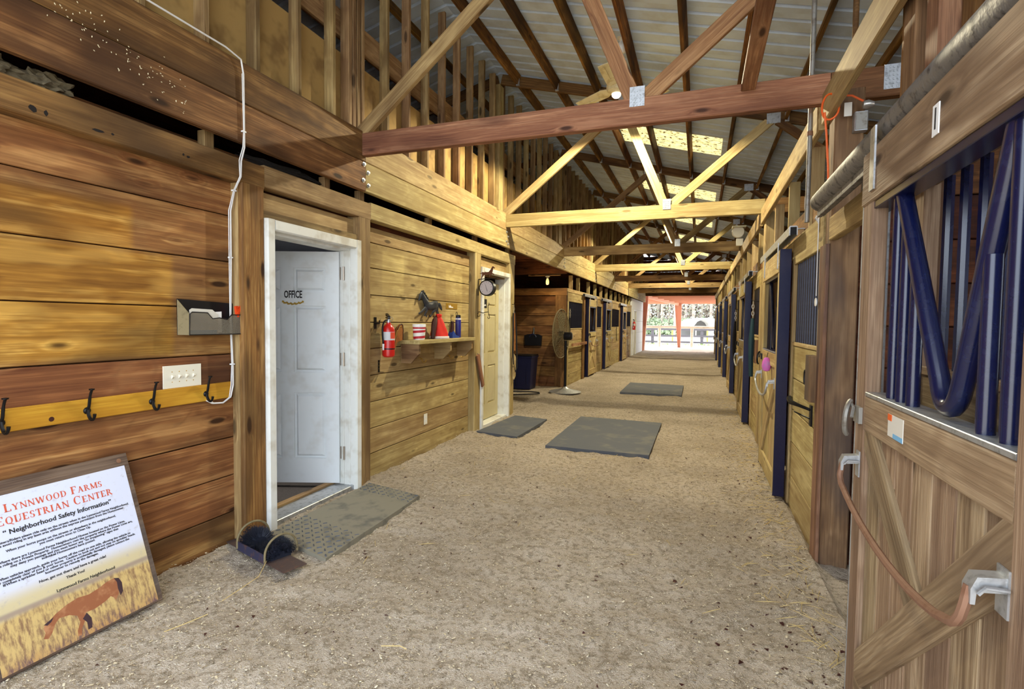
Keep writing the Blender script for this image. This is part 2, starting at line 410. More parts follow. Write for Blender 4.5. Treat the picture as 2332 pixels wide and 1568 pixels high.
def text(name, s, size, mat, parent, loc, rot, align='CENTER', sx=1.0, ext=.0006, bold=0.0):
    cu = bpy.data.curves.new(name, 'FONT'); cu.body = s; cu.size = size; cu.align_x = align; cu.align_y = 'CENTER'
    cu.extrude = ext; cu.resolution_u = 2; cu.offset = bold
    t = bpy.data.objects.new(name, cu); COL.objects.link(t)
    dg = bpy.context.evaluated_depsgraph_get(); dg.update()
    me = bpy.data.meshes.new_from_object(t.evaluated_get(dg)); bpy.data.objects.remove(t); bpy.data.curves.remove(cu)
    me.materials.clear(); me.materials.append(MATS[mat])
    o = link(name, me, parent, loc, rot); o.scale = (sx, 1, 1); return o
# ================================================================== STRUCTURE
BAY = 3.6
TY = [3.95 + BAY*k for k in range(-1, 7)]      # truss positions along the aisle
END_Y = 29.3
ZC = lambda x: 5.08 - .26*abs(x)               # underside of top chords
ZR = lambda x: ZC(x) + .165                    # underside of roof sheets

# ---- floor: trodden sand and shavings, one displaced sheet
def fh(x, y):
    h = .020*noise.noise(Vector((x*.9, y*.9, 0))) + .018*noise.noise(Vector((x*3.1, y*3.1, 4))) + .016*noise.noise(Vector((x*8, y*8, 8)))
    if y < 9: h += .010*noise.noise(Vector((x*17, y*17, 1)))
    e = min(abs(x-.0), abs(3.66-x))
    if 0 <= x <= 3.66: h += .03*max(0, 1-e/.35)
    return h - .012
def axis(a, b, f):
    out = [a]
    while out[-1] < b: out.append(out[-1] + f(out[-1]))
    return out
xs = [-3.75, -2.5, -1.5, -.8, -.4] + axis(-.2, 3.85, lambda x: .032) + [4.4, 5.2, 6.2, 7.4]
ys = axis(-1.2, END_Y+.6, lambda y: .032 if y < 5.2 else (.06 if y < 9 else (.14 if y < 16 else .4)))
vs = [(x, y, fh(x, y)) for y in ys for x in xs]; nx = len(xs)
fl = MB().mat('sand').add(vs, [(j*nx+i, j*nx+i+1, (j+1)*nx+i+1, (j+1)*nx+i) for j in range(len(ys)-1) for i in range(nx-1)], True)
prop(link('floor', fl.mesh('floor')), 'trodden sand and wood shavings floor of the barn aisle', kind='structure')
# loose shavings near the camera
ch = MB().mat('chips'); rnd = random.Random(3)
for i in range(26000):
    y = .5 + 6.5*rnd.random()**1.35; x = -.0 + 3.62*rnd.random(); z = fh(x, y)+.004
    s = .0028+.006*rnd.random()**2.5; a = rnd.random()*2*PI; w = s*(.25+.4*rnd.random()); t = rnd.uniform(-.35, .35)
    c, d = math.cos(a), math.sin(a); k = s*t
    ch.add([(x-c*s-d*w, y-d*s+c*w, z-k), (x-c*s+d*w, y-d*s-c*w, z-k), (x+c*s+d*w, y+d*s-c*w, z+k), (x+c*s-d*w, y+d*s+c*w, z+k), (x, y, z+.003)],
           [(0, 1, 4), (1, 2, 4), (2, 3, 4), (3, 0, 4)])
prop(ch.build('wood_shavings'), 'pale wood shavings scattered over the sand floor', 'shavings', kind='stuff')

rnd = random.Random(9); db = MB().mat('brown_dark')
for i in range(900):
    y = 1.2+8*rnd.random()**1.2; x = .1+3.45*rnd.random(); z = fh(x, y)+.004; s = .004+.007*rnd.random()
    if rnd.random() < .5: x = 3.6-abs(rnd.gauss(0, .3)); z = fh(x, y)+.004
    p = [Vector((x, y, z))+Vector((rnd.uniform(-1, 1)*1.6, rnd.uniform(-1, 1)*1.6, rnd.uniform(-.4, .9)))*s for _ in range(4)]
    db.add(p, [(0, 1, 2), (0, 2, 3), (0, 3, 1), (1, 3, 2)])
prop(db.build('bark_bits'), 'small dark bark bits trodden into the sand floor', 'bark', kind='stuff')
fk = MB().mat('wax_droppings')
for i in range(150):
    t = rnd.random(); y = 1.30+.95*t**1.3; z = 3.06-.34*t+rnd.gauss(0, .035+.03*t)
    if not 2.66 < z < 3.13: continue
    s = .0022+.002*rnd.random(); a = rnd.random()*PI; c, d = s*1.6*math.cos(a), s*1.6*math.sin(a)
    fk.add([(.131, y-c, z-d), (.131, y+d*.5, z-c*.5), (.131, y+c, z+d), (.131, y-d*.5, z+c*.5), (.135, y, z)], [(0, 1, 4), (1, 2, 4), (2, 3, 4), (3, 0, 4)])
prop(fk.build('pale_flecks'), 'pale insect flecks stuck on the upper left girder', 'flecks', kind='stuff')

# ---- left wall
WL = prop(empty('wall_left'), 'brown board wall along the left of the aisle', kind='structure')
J1 = [-.05, .205, .455, .71, .985, 1.267, 1.57, 1.873, 2.175, 2.42]
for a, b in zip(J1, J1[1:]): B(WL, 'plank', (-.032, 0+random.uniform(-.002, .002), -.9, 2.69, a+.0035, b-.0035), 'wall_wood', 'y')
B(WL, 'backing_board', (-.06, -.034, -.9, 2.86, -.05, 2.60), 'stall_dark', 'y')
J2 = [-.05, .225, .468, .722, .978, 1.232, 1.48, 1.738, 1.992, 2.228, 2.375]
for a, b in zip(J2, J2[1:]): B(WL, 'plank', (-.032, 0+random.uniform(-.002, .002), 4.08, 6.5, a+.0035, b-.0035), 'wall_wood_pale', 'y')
B(WL, 'backing_board', (-.06, -.034, 3.9, 6.6, -.05, 2.60), 'stall_dark', 'y')
for a, b, m_ in ((2.67, 2.86, 'wall_wood'), (3.925, 4.10, 'timber'), (6.47, 6.665, 'timber_pale'), (7.80, 8.05, 'timber_pale')):
    B(WL, 'post', (-.05, .09, a, b, -.06, 2.43), m_, 'z', .008)
B(WL, 'post', (.0, .06, 2.665, 2.672, -.05, 2.40), 'timber', 'z')
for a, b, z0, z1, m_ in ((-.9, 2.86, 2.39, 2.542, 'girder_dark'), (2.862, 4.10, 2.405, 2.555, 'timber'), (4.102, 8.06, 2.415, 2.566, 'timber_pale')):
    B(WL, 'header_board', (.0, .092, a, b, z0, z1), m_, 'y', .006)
# over the office door and the second door
B(WL, 'plank', (-.02, .03, 2.86, 3.93, 2.245, 2.385), 'wall_wood_pale', 'y'); B(WL, 'plank', (-.02, .075, 2.86, 3.93, 2.195, 2.25), 'timber', 'y')
B(WL, 'plank', (-.02, .03, 6.66, 7.80, 2.25, 2.40), 'wall_wood_pale', 'y')
B(WL, 'backing_board', (-.06, -.03, 2.86, 3.93, 2.24, 2.60), 'stall_dark', 'y'); B(WL, 'backing_board', (-.06, -.03, 6.6, 8.05, 2.24, 2.60), 'stall_dark', 'y')
for y in (2.45, 3.55, 4.02, 5.3, 6.6, 7.9): B(WL, 'stub', (-.03, .03, y, y+.07, 2.56, 2.66), 'timber', 'z')
# girder: two stacked timbers, jointed at the trusses
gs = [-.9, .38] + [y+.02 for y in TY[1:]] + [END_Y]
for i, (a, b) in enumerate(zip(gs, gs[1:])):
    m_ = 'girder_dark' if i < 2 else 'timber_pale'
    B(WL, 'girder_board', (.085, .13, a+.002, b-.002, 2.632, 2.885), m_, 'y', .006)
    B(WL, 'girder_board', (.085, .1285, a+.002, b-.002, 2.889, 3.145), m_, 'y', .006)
for k, y in enumerate(TY[1:]):
    for dy, z in ((-.03, 2.86), (.03, 2.80), (-.04, 2.72), (.035, 2.69)):
        ob('bolt', 'galvanized', WL, (.13, y+.02+dy, z), lathe=([(.020, 0), (.020, .004), (.012, .005), (.012, .016), (.001, .018)], (0, 0, 0), 10, 'x'))
# upper stud wall with sheathing and an open loft behind
y = -.74
while y < END_Y-.3:
    if all(abs(y+.02-t) > .12 for t in TY): B(WL, 'stud', (-.062, .028, y, y+.040, 3.147, 5.12), 'timber', 'z')
    y += .4
yy = -.9
while yy < END_Y:
    y2 = min(yy+2.4, END_Y); B(WL, 'sheathing_panel', (-.078, -.066, yy+.003, y2-.003, 3.05, 3.82), 'osb', 'y')
    yy = y2
for a, b in zip(gs, gs[1:]): B(WL, 'loft_rail', (-.098, -.064, a, b, 3.955, 4.185), 'timber', 'y')
# cavity over the office: ceiling below, loft deck above
B(WL, 'ceiling_panel', (-3.6, -.07, -.9, 8.0, 2.47, 2.53), 'cavity_shade', 'y'); B(WL, 'loft_deck', (-3.65, -.1, -.9, END_Y, 2.93, 2.97), 'stall_dark', 'y')
B(WL, 'loft_joist', (-3.6, .0, 8.06, 8.16, 2.63, 2.93), 'stall_dark', 'x'); B(WL, 'loft_joist', (-3.6, .0, 11.9, 12.0, 2.63, 2.93), 'stall_dark', 'x')
# side wall of the wash bay (faces the camera) and its back wall
JB = [-.05, .22, .46, .70, .94, 1.18, 1.42, 1.66, 1.90, 2.12]
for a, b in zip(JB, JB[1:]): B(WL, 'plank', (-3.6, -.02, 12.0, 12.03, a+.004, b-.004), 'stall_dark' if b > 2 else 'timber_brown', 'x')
B(WL, 'corner_board', (-.27, -.01, 11.96, 11.998, -.05, 2.13), 'timber_brown', 'z'); B(WL, 'header_board', (-3.6, .0, 11.955, 11.998, 2.135, 2.30), 'timber_brown', 'x')
B(WL, 'partition_panel', (-3.6, -.08, 7.95, 8.04, -.05, 2.6), 'stall_dark', 'x')
B(WL, 'partition_panel', (-3.6, -.0, 12.03, 12.06, -.05, 2.3), 'stall_dark', 'x')
# outer left wall
B(WL, 'outer_panel', (-3.75, -3.65, -.9, 1.2, -.05, 4.35), 'stall_dark', 'y'); B(WL, 'outer_panel', (-3.75, -3.65, 3.4, END_Y, -.05, 4.35), 'stall_dark', 'y'); B(WL, 'outer_panel', (-3.75, -3.65, 1.2, 3.4, -.05, .95), 'stall_dark', 'y'); B(WL, 'outer_panel', (-3.75, -3.65, 1.2, 3.4, 2.25, 4.35), 'stall_dark', 'y'); B(WL, 'outer_panel', (-3.7, -.03, -.98, -.9, -.05, 4.0), 'stall_dark', 'x')  # gap between panels is an unseen window, added to let daylight into the office

# ---- stall fronts (both sides): boards below, steel bars above
BARM = None
def bar_obj(parent, x, y, z0, z1, r=.0125, mat='dark_steel'):
    key = ('bar', round(z1-z0, 3), r, mat)
    if key not in _cache: _cache[key] = MB().mat(mat).lathe([(r, 0), (r, z1-z0)], (0, 0, 0), 8).mesh('bar')
    return link('bar', _cache[key], parent, (x, y, z0))
def panel(parent, x, s, ya, yb, mat, zt=2.0, zm=1.33, step=.088, bars=True, stile=.09, br=.0125, bm_='dark_steel'):
    """fixed stall front from ya to yb; front face at x, depth towards s"""
    X = lambda a, b: (x+s*a, x+s*b) if s > 0 else (x+s*b, x+s*a)
    zs = [-.05, .25, .53, .80, 1.06, zm]
    for a, b in zip(zs, zs[1:]): B(parent, 'plank', (*X(.012, .045), ya+.01, yb-.01, a+.004, b-.004), mat, 'y')
    B(parent, 'stile', (*X(0, .05), ya, ya+stile, -.05, zt+.02), mat, 'z'); B(parent, 'stile', (*X(0, .05), yb-stile, yb, -.05, zt+.02), mat, 'z')
    B(parent, 'sill', (*X(.004, .05), ya+stile, yb-stile, zm, zm+.03), mat, 'y')
    B(parent, 'top_board', (*X(0, .04), ya, yb, zt, zt+.22), mat, 'y')
    if bars:
        y = ya+stile+.05
        while y < yb-stile-.02: bar_obj(parent, x+s*.03, y, zm+.03, zt, br, bm_); y += step
WR = prop(empty('wall_right'), 'row of stall fronts along the right of the aisle', kind='structure')
for k in range(0, 8):
    p0 = 3.70 + BAY*k
    if p0 > END_Y: break
    m_ = 'post_brown' if k == 0 else ('timber_pale' if k % 2 else 'timber')
    B(WR, 'post', (3.67, 3.825, p0, p0+.155, -.06, 2.92), m_, 'z', .008)
    B(WR, 'trim_board', (3.645, 3.668, p0-.005, p0+.16, -.06, 2.0), m_, 'z')
    if k < 7:
        y0, y1 = p0+.16, p0+BAY-.0
        wm = 'timber_pale' if k < 3 else 'timber'
        panel(WR, 3.66, 1, y0, y0+1.17, wm)
        B(WR, 'jamb_post', (3.62, 3.72, y0+2.42, y0+2.53, -.05, 2.25), 'timber', 'z', .006)
        panel(WR, 3.66, 1, y0+2.54, y1-.01, wm, step=.10)
        B(WR, 'top_board', (3.66, 3.70, y0+1.17, y0+2.54, 2.12, 2.22), wm, 'y')
        B(WR, 'header_board', (3.69, 3.74, y0, y1, 2.22, 2.40), 'timber_brown', 'y')
        for dy in (.55, 1.55, 2.50): B(WR, 'cripple_stud', (3.67, 3.76, y0+dy, y0+dy+.04, 2.22, 2.80), 'timber_pale', 'z')
        B(WR, 'partition_panel', (3.83, 7.3, p0+.06, p0+.10, -.05, 2.3), 'stall_dark', 'x')
rs = [-.6, .3] + [t for t in TY[1:]] + [END_Y]
for a, b in zip(rs[1:], rs[2:]): B(WR, 'rail_board', (3.635, 3.675, a+.045, b-.045, 2.785, 2.985), 'timber_pale', 'y', .006)
# near stall: fixed bars behind the open door, inner boards, jamb
panel(WR, 3.67, 1, .45, 2.36, 'gate_wood', step=.12, br=.016, bm_='blue_steel'); B(WR, 'header_board', (3.66, 3.71, .2, 3.70, 2.02, 2.16), 'timber', 'y')
B(WR, 'jamb_post', (3.672, 3.78, 2.37, 2.45, -.05, 2.17), 'post_brown', 'z')
rg = random.Random(4)
for (y, z, w, h) in ((1.53, 2.43, .018, .016), (1.58, 2.428, .009, .014), (1.80, 2.425, .030, .008), (1.87, 2.43, .008, .007), (2.26, 2.445, .008, .007), (2.29, 2.44, .012, .009)):
    MB().mat('gouge_dark').prism([(y+w*math.cos(a)*(.7+.4*rg.random()), z+h*math.sin(a)*(.7+.4*rg.random())) for a in [2*PI*i/9 for i in range(9)]], .088, .0926, 'x').build('gouge', None, WL)
for i, (a, b, xo) in enumerate(((1.75, 1.92, 3.76), (1.93, 2.10, 3.75), (2.11, 2.29, 3.76), (2.30, 2.42, 3.70), (2.43, 2.52, 3.735), (2.53, 2.66, 3.70), (2.67, 2.75, 3.72))): B(WR, 'upright_board', (xo, xo+.10, a, b, 2.18, 4.22), 'post_brown' if i % 2 else 'timber_brown', 'z', .006)
JS = [-.05, .25, .5, .75, 1.0, 1.25, 1.5, 1.75, 2.0, 2.25, 2.5]
for a, b in zip(JS, JS[1:]):
    B(WR, 'plank', (3.86, 7.3, 3.70, 3.73, a+.004, b-.004), 'stall_dark', 'x'); B(WR, 'plank', (3.66, 7.3, .36, .39, a+.004, b-.004), 'stall_dark', 'x')
for a, b in ((-.9, .9), (2.3, END_Y)): B(WR, 'outer_panel', (7.30, 7.36, a, b, -.05, 3.35), 'stall_dark', 'y')
B(WR, 'outer_panel', (7.30, 7.36, .9, 2.3, -.05, 1.2), 'stall_dark', 'y'); B(WR, 'outer_panel', (7.30, 7.36, .9, 2.3, 2.2, 3.35), 'stall_dark', 'y')  # unseen window gap, added to bring daylight into the near stall
B(WR, 'brace_board', (3.15, 3.24, .2, 3.905, 3.065, 3.105), 'timber_red', 'y')

# ---- left stalls beyond the wash bay
LW = WL
panel(LW, 0.0, -1, 12.06, 13.95, 'timber_pale', stile=.13)
B(LW, 'header_board', (-.05, .01, 12.0, 24.2, 2.215, 2.30), 'timber_pale', 'y')
B(LW, 'trim_board', (.0, .05, 13.72, 13.84, -.05, 2.1), 'timber_brown', 'z')
panel(LW, 0.0, -1, 15.35, 16.75, 'timber_pale'); panel(LW, 0.0, -1, 18.1, 20.6, 'timber_pale', step=.1); panel(LW, 0.0, -1, 22.0, 24.2, 'timber_pale', step=.1)
for y in (13.95, 15.30, 16.75, 18.05, 20.6, 21.95): B(LW, 'jamb_post', (-.10, .012, y-.03, y+.07, -.05, 2.25), 'timber_brown', 'z')
for y in (12.5, 13.3, 14.6, 15.6, 16.6, 17.6, 18.6, 19.6, 20.6, 21.6, 22.6, 23.6): B(LW, 'cripple_stud', (-.09, .0, y, y+.05, 2.30, 2.64), 'timber_pale', 'z')
for y in (16.8, 20.6, 24.15): B(LW, 'partition_panel', (-3.6, -.1, y, y+.04, -.05, 2.3), 'stall_dark', 'x')
for i, (a, b) in enumerate(((-.05, .5), (.5, 1.05), (1.05, 1.6), (1.6, 2.15), (2.15, 2.64))):
    if b < 2.2: B(LW, 'white_board', (-.06, .0, 24.25, 25.0, a, b-.006), 'white_wall', 'y'); B(LW, 'white_board', (-.06, .0, 26.0, END_Y, a, b-.006), 'white_wall', 'y')
    else: B(LW, 'white_board', (-.06, .0, 24.25, END_Y, a, b), 'white_wall', 'y')
D3 = prop(empty('door_3', (0, 25.0, 0)), 'pale door in the white wall near the far end', kind='structure')
B(D3, 'casing', (-.05, .03, -.08, .0, 0, 2.14), 'white_paint', 'z'); B(D3, 'casing', (-.05, .03, 1.0, 1.08, 0, 2.14), 'white_paint', 'z'); B(D3, 'casing', (-.05, .03, -.08, 1.08, 2.07, 2.15), 'white_paint', 'y')
B(D3, 'door_leaf', (-.06, -.02, 0, 1.0, .02, 2.07), 'door_beige', 'z')
FE = prop(empty('wall_far'), 'boards closing the far gable above and beside the exit', kind='structure')
B(FE, 'gable_board', (-3.7, .0, END_Y, END_Y+.06, -.05, 4.2), 'stall_dark', 'x'); B(FE, 'gable_board', (3.70, 7.3, END_Y, END_Y+.06, -.05, 3.4), 'stall_dark', 'x')
for i in range(9):
    z = 3.2+.21*i
    xm = (5.2-z)/.26
    if xm > .3: B(FE, 'gable_board', (-min(xm, 3.7), min(xm, 7.3), END_Y, END_Y+.04, z, z+.205), 'stall_dark', 'x')
B(FE, 'gable_board', (-.1, 3.75, END_Y-.03, END_Y+.03, 2.98, 3.2), 'timber_brown', 'x')

# ---- roof: steel sheets on purlins
CE = prop(empty('ceiling'), 'corrugated steel roof on wooden purlins', kind='structure')
def sheet(x0, x1, mat):
    pr = []
    for i in range(4):
        b = -.45+.225*i
        pr += [(b, 0), (b+.085, 0), (b+.10, .026), (b+.125, .026), (b+.14, 0)]
    pr.append((.45, 0))
    poly = pr + [(a, z+.005) for a, z in reversed(pr)]; n = len(poly)
    vs = [(x0, a, ZR(x0)+z) for a, z in poly] + [(x1, a, ZR(x1)+z) for a, z in poly]
    h = n//2
    fs = [(i, (i+1) % n, n+(i+1) % n, n+i) for i in range(n)]
    for base in (0, n): fs += [(base+i, base+i+1, base+n-2-i, base+n-1-i) for i in range(h-1)]
    return MB().mat(mat).add(vs, fs).mesh('roof_sheet')
full, left, hi, lo, sky_ = sheet(0, 7.75, 'roof_metal'), sheet(-4.0, 0, 'roof_metal'), sheet(0, 1.55, 'roof_metal'), sheet(3.2, 7.75, 'roof_metal'), sheet(1.55, 3.2, 'skylight')
y = -.45; i = 0
while y < END_Y+.4:
    link('roof_sheet', left, CE, (0, y, 0))
    if any(abs(y-s) < .3 for s in (9.45, 13.05, 16.65, 20.25, 23.85)):
        link('roof_sheet', hi, CE, (0, y, 0)); link('roof_sheet', lo, CE, (0, y, 0)); link('skylight_sheet', sky_, CE, (0, y, 0))
    else: link('roof_sheet', full, CE, (0, y, 0))
    y += .9
sl = math.atan(.26)
ends = [-.9] + TY + [END_Y]
for a, b in zip(ends, ends[1:]):
    for j in range(12):
        x = .30+.6*j; z = ZC(x)+.01
        bar(CE, 'purlin', (x, a+.03, z+.075), (x, b-.03, z+.075), .04, .145, (-math.sin(-sl), 0, math.cos(sl)), 'purlin_wood')
    for j in range(5):
        x = -.45-.7*j; z = ZC(x)+.01
        bar(CE, 'purlin', (x, a+.03, z+.075), (x, b-.03, z+.075), .04, .145, (-math.sin(sl), 0, math.cos(sl)), 'purlin_wood')

# ---- trusses
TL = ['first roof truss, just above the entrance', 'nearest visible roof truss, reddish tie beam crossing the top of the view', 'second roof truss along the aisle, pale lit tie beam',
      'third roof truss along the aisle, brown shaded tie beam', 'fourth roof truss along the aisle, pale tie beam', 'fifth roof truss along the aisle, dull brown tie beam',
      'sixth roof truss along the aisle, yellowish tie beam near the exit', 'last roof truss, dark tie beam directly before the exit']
TM = ['timber_brown', 'timber_red', 'timber_pale', 'timber', 'timber_pale', 'timber_brown', 'timber', 'timber_brown']  # lit and shaded look of each truss is put into its wood tone
plate = None
def nail_plate(parent, x, y, z, w, h):
    mb = MB().mat('galvanized').box(-w/2, w/2, -.003, 0, -h/2, h/2); n = max(3, int(w/.02))
    for i in range(n):
        for j in range(max(3, int(h/.024))):
            px, pz = -w/2+(i+.5)*w/n, -h/2+(j+.5)*.024
            if pz < h/2: mb.box(px-.004, px+.004, -.007, -.003, pz-.007, pz+.005)
    return mb.build('nail_plate', None, parent, (x, y, z))
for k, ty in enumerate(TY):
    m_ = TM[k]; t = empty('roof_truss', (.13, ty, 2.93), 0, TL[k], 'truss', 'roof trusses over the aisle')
    def L(x, z, dy=0): return (x-.13, dy, z-2.93)
    nrm = (0, 1, 0)
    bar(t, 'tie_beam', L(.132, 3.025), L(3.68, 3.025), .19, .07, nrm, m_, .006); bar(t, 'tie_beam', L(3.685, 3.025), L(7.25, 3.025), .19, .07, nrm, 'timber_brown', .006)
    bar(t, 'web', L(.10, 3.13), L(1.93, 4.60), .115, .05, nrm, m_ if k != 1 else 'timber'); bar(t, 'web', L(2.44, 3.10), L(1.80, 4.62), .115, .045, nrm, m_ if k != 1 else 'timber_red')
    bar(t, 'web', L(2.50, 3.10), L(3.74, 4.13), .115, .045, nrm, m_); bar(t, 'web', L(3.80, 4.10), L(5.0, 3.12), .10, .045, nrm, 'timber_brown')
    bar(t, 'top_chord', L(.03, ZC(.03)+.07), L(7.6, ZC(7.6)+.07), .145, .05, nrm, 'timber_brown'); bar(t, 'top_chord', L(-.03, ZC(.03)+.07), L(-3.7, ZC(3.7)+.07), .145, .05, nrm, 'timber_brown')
    for dy in (-.06, 0, .06): B(t, 'end_post', (-.19, -.10, dy-.022, dy+.022, .22, 2.12), 'timber_pale' if k != 1 else 'timber', 'z')
    nail_plate(t, 2.335, -.037, .195, .105, .14)
    if k == 1: nail_plate(t, 3.94, -.037, .115, .20, .15)
    else: nail_plate(t, 3.62, -.027, 1.20, .16, .13); nail_plate(t, 4.1, -.037, .10, .2, .15)
    nail_plate(t, 1.73, -.027, 1.68, .16, .13)
    for j in range(9):
        x = .30+.6*j; ob('joist_hanger', 'galvanized', t, (x-.13, -.035, ZC(x)-2.93), box=(-.024, .024, -.03, .0, -.004, .11))

# ---- office door (open) and its frame
D1 = prop(empty('door_1', (0, 2.86, 0)), 'white panelled office door standing ajar in a white casing', kind='structure')
B(D1, 'casing', (.03, .118, .0, .075, -.02, 2.195), 'white_paint', 'z', .01); B(D1, 'casing', (.03, .118, .995, 1.07, -.02, 2.195), 'white_paint', 'z', .01)
B(D1, 'casing', (.03, .118, .075, .995, 2.118, 2.195), 'white_paint', 'y', .01)
B(D1, 'jamb', (-.10, .05, .055, .08, .02, 2.13), 'white_paint', 'z'); B(D1, 'jamb', (-.10, .05, .985, 1.012, .02, 2.13), 'white_paint', 'z'); B(D1, 'jamb', (-.10, .05, .07, 1.0, 2.10, 2.125), 'white_paint', 'y')
B(D1, 'door_stop', (-.03, -.005, .08, .095, .05, 2.1), 'white_paint', 'z'); B(D1, 'door_stop', (-.03, -.005, .972, .986, .05, 2.1), 'white_paint', 'z')
B(D1, 'threshold', (-.10, .085, .075, .995, -.01, .045), 'galvanized', 'y'); B(D1, 'sill_board', (.0, .09, .0, 1.07, -.06, -.01), 'timber', 'y'); B(D1, 'sill_board', (-.16, -.10, .05, 1.02, -.05, .06), 'timber', 'y')
lf = empty('door_leaf', (-.045, .975, .06), parent=D1, rz=math.atan2(-.336, -.942)+PI)   # local -x runs from the hinge to the latch edge
def leaf(parent, w, h, mat, th=.044, panels=None):
    mb = MB().mat(mat); mb.box(-w, 0, -th/2+.018, th/2-.018, 0, h)
    cols = [(-w, -w+.115), (-w/2-.055, -w/2+.055), (-.115, 0)]; rows = [(0, .22), (.80, .98), (1.56, 1.68), (h-.14, h)]
    for s in (-1, 1):
        y0, y1 = (s*th/2, s*(th/2-.018))
        for a, b in cols: mb.box(a, b, min(y0, y1), max(y0, y1), 0, h)
        for a, b in rows:
            for c0, c1 in zip(cols, cols[1:]): mb.box(c0[1], c1[0], min(y0, y1), max(y0, y1), a, b)
        pr = [((-w+.115, -w/2-.055), ), ((-w/2+.055, -.115), )]
        for (c,) in pr:
            for (r1, r2) in zip(rows, rows[1:]):
                a, b, z0, z1 = c[0], c[1], r1[1], r2[0]
                yy0 = s*(th/2-.018); yy1 = s*(th/2-.001)
                mb.add([(a+.016, yy0, z0+.016), (b-.016, yy0, z0+.016), (b-.016, yy0, z1-.016), (a+.016, yy0, z1-.016), (a+.034, yy1, z0+.034), (b-.034, yy1, z0+.034), (b-.034, yy1, z1-.034), (a+.034, yy1, z1-.034)],
                       [(4, 5, 6, 7), (0, 1, 5, 4), (1, 2, 6, 5), (2, 3, 7, 6), (3, 0, 4, 7)])
    return mb
leaf(lf, .90, 2.03, 'door_white').build('panel', None, lf)
text('lettering', 'OFFICE', .088, 'print_black', lf, (-.40, -.0225, 1.655), (PI/2, 0, 0), sx=.56, bold=.0022)
mb = MB().mat('gilt')
for i in range(16):
    a = -.49+.0115*i; z = 1.59-.016*math.sin(PI*i/15)+.005*math.cos(i*2.1)
    mb.prism([(a-.008, z-.007), (a+.009, z-.010+.004*(i % 3)), (a+.012, z+.006), (a-.004, z+.010)], -.0235, -.0222, 'y')
mb.build('flourish', None, lf)
for z in (.22, 1.05, 1.80):
    h = MB().mat('hinge_steel').box(-.048, -.004, .979, .984, 0, .11); h.lathe([(.009, -.004), (.009, .114)], (-.004, .975, 0), 8)
    h.build('hinge', None, D1, (0, 0, z+.05))
OFR = prop(empty('wall_office'), 'pale walls and dark carpet of the office behind the open door', kind='structure')
B(OFR, 'carpet', (-3.6, -.16, -.9, 6.5, -.06, .02), 'carpet', 'y'); B(OFR, 'wall_panel', (-3.6, -3.56, -.9, 1.2, .0, 2.47), 'office_wall', 'y'); B(OFR, 'wall_panel', (-3.6, -3.56, 3.4, 6.5, .0, 2.47), 'office_wall', 'y'); B(OFR, 'wall_panel', (-3.6, -3.56, 1.2, 3.4, .0, .95), 'office_wall', 'y'); B(OFR, 'wall_panel', (-3.6, -3.56, 1.2, 3.4, 2.25, 2.47), 'office_wall', 'y'); B(OFR, 'wall_panel', (-3.56, -.07, 6.46, 6.5, .0, 2.47), 'office_wall', 'x')  # wall panels leave the same added opening for daylight
B(OFR, 'wall_panel', (-.075, -.062, 4.05, 6.46, .0, 2.47), 'office_wall', 'y'); B(OFR, 'wall_panel', (-.075, -.062, -.88, 2.8, .0, 2.47), 'office_wall', 'y'); B(OFR, 'ceiling_board', (-3.56, -.08, -.88, 6.46, 2.44, 2.468), 'office_wall', 'y')
# ---- second door (closed)
D2 = prop(empty('door_2', (0, 6.66, 0)), 'closed beige panelled door in a white casing beside the shelf', kind='structure')
B(D2, 'casing', (.03, .118, .0, .07, -.02, 2.25), 'white_paint', 'z', .01); B(D2, 'casing', (.03, .118, 1.07, 1.14, -.02, 2.25), 'white_paint', 'z', .01); B(D2, 'casing', (.03, .118, .07, 1.07, 2.18, 2.25), 'white_paint', 'y', .01)
B(D2, 'jamb', (-.12, .04, .06, .085, .02, 2.19), 'white_paint', 'z'); B(D2, 'jamb', (-.12, .04, 1.055, 1.08, .02, 2.19), 'white_paint', 'z'); B(D2, 'jamb', (-.12, .04, .08, 1.06, 2.16, 2.185), 'timber_brown', 'y')
B(D2, 'threshold', (-.12, .09, .07, 1.07, -.02, .04), 'white_paint', 'y'); B(D2, 'sill_board', (.0, .09, .0, 1.14, -.07, -.02), 'timber', 'y')
l2 = leaf(None, .96, 2.03, 'door_beige').build('door_leaf', None, D2, (-.075, 1.05, .05), (0, 0, PI/2))
s2 = B(D2, 'door_sign', (-.053, -.049, .30, .56, 1.70, 1.83), 'black_plastic', 'y', .001)
# illegible two-line print on the second door's sign
sg = s2; 
mb = MB().mat('print_pink'); rr = random.Random(5)
for i, w in enumerate((.014, .010, .009, .004, .010, .009)): mb.box(-.105+.023*i, -.105+.023*i+w, .012, .012+.018+.010*(i in (0, 3)), .0022, .003)
mb.build('print_line', None, sg)
mb = MB().mat('print_white')
for i in range(11): mb.box(-.108+.019*i, -.108+.019*i+.013, -.035, -.035+.018+.008*(i % 4 == 1), .0022, .003)
mb.build('print_line', None, sg)
for c in sg.children: c.rotation_euler = (PI/2, 0, 0); c.location = (0, 0, 0)
# sign board is built with its length along local x: turn the print onto its aisle face
for c in sg.children: c.rotation_euler = (PI/2, 0, 0)

